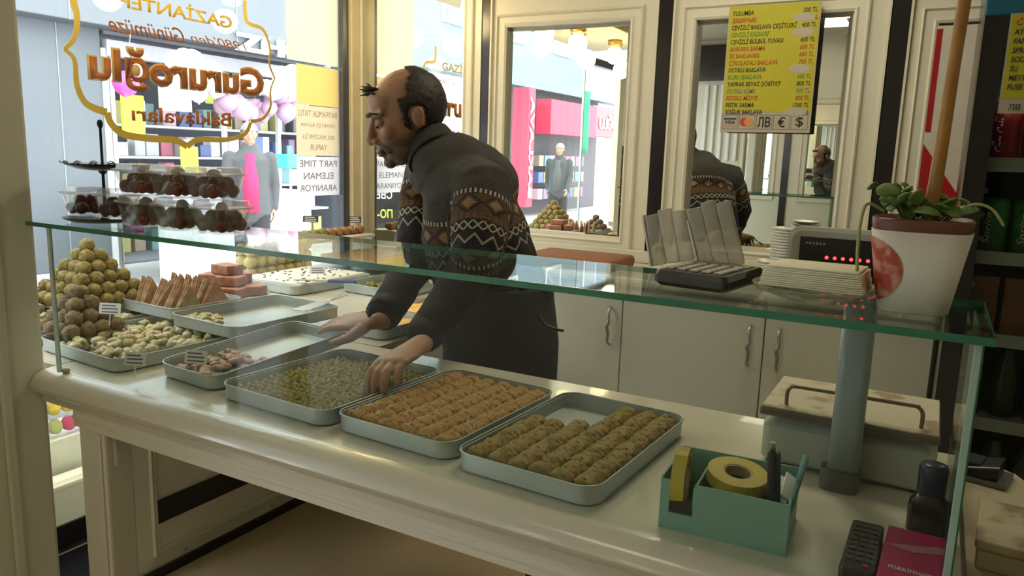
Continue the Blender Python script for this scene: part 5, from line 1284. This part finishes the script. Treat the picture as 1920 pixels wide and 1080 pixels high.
# nearer street furniture
ab = empty('pavement_board', (-3.75, 1.47, 0), 'black pavement board with yellow hand lettering, seen in the corner mirror', 'sign', None, math.radians(42))
T = Matrix.Rotation(math.radians(-8), 4, 'Y')
part('board_frame', LW, ab, -.015, .012, -.20, .20, .62, 1.27, .01, T); part('board_face', DARK, ab, .012, .016, -.18, .18, .65, 1.24, 0, T)
for k, wd in enumerate(('\u0421\u0412\u0415\u0416\u0418', '\u041f\u041e-', '\u0415\u0412\u0422\u0418\u041d\u041e')):
    tt = text(wd, YS if k else LW, T @ Vector((.017, -.12, 1.08-k*.15)), T.to_3x3() @ IN_R, fit=(.24 if k != 1 else .12, .07), parent=ab, off=.02)
for y in (-.15, .13): part('board_leg', LW, ab, -.012, .01, y, y+.02, 0, .63, 0, T)
# ---- macaron stand outside, low behind the lower window
mst = empty('macaron_stand', (-2.93, 1.62, 0), 'white stepped stand outside the lower window carrying boxes of macarons', 'stand')
part('stand_body', mat('white lacquer', (.88, .86, .76), .4), mst, -.2, .2, -.45, .6, 0, .365, .004); part('stand_step', LW, mst, -.2, -.02, -.45, .6, .365, .455)
part('fill_tube', mat('fill tube lamp', (1.0, .93, .80), .3, emit=22), mst, .262, .280, -.40, .55, .70, .72, .004)  # tube lamp added out of view to brighten the stand front
for y in (-.42, .56): part('fill_upright', LW, mst, .262, .277, y, y+.015, 0, .72)
MC = [mat('orange macaron', (.85, .38, .03), .5), mat('green macaron', (.60, .66, .25), .5), mat('pink macaron', (.75, .10, .22), .5), mat('brown macaron', (.25, .10, .05), .5), mat('yellow macaron', (.85, .62, .10), .5)]
mcs = []
for m_ in MC:
    me = MB().lathe([(.001, 0), (.016, .001), (.019, .006), (.018, .009), (.0165, .0095), (.0165, .012), (.018, .0125), (.019, .016), (.016, .020), (.001, .0215)], n=16).mesh('macaron'); me.materials.append(m_); me.polygons.foreach_set('use_smooth', [True]*len(me.polygons)); mcs.append(me)
for r_ in range(3):
    for c_ in range(3):
        x, y, z = -2.79, 1.62-.20+c_*.17, .368+r_*.073
        bx_ = empty('macaron_box', (x, y, z), 'clear box of macarons, %s column, %s of three tiers' % (('first', 'second', 'third')[c_], ('lowest', 'middle', 'top')[r_]), 'box')
        part('box_tray', TUBM, bx_, -.05, .05, -.082, .082, 0, .003); 
        for a_ in (-.0815, .0805): part('box_side', TUBM, bx_, -.05, .05, a_, a_+.001, .003, .068)
        part('box_lid', TUBM, bx_, -.05, .05, -.082, .082, .068, .0715)
        for j in range(3):
            ci = (r_*2+c_+j) % 5 if j else (0, 1, 4)[(r_+c_) % 3]
            o = bpy.data.objects.new('macaron', mcs[ci]); COL.objects.link(o); o.location = (x+.012, y-.052+j*.052, z+.034); o.rotation_euler = (0, PI/2*.9, 0); o.scale = (1.5, 1.35, 1.4)
            tag(o, ('orange', 'pale green', 'pink', 'brown', 'yellow')[ci]+' macaron in the '+('lowest', 'middle', 'top')[r_]+' box of the '+('first', 'second', 'third')[c_]+' column', 'macaron', 'macarons of the %s column, %s box' % (('first', 'second', 'third')[c_], ('lowest', 'middle', 'top')[r_]))
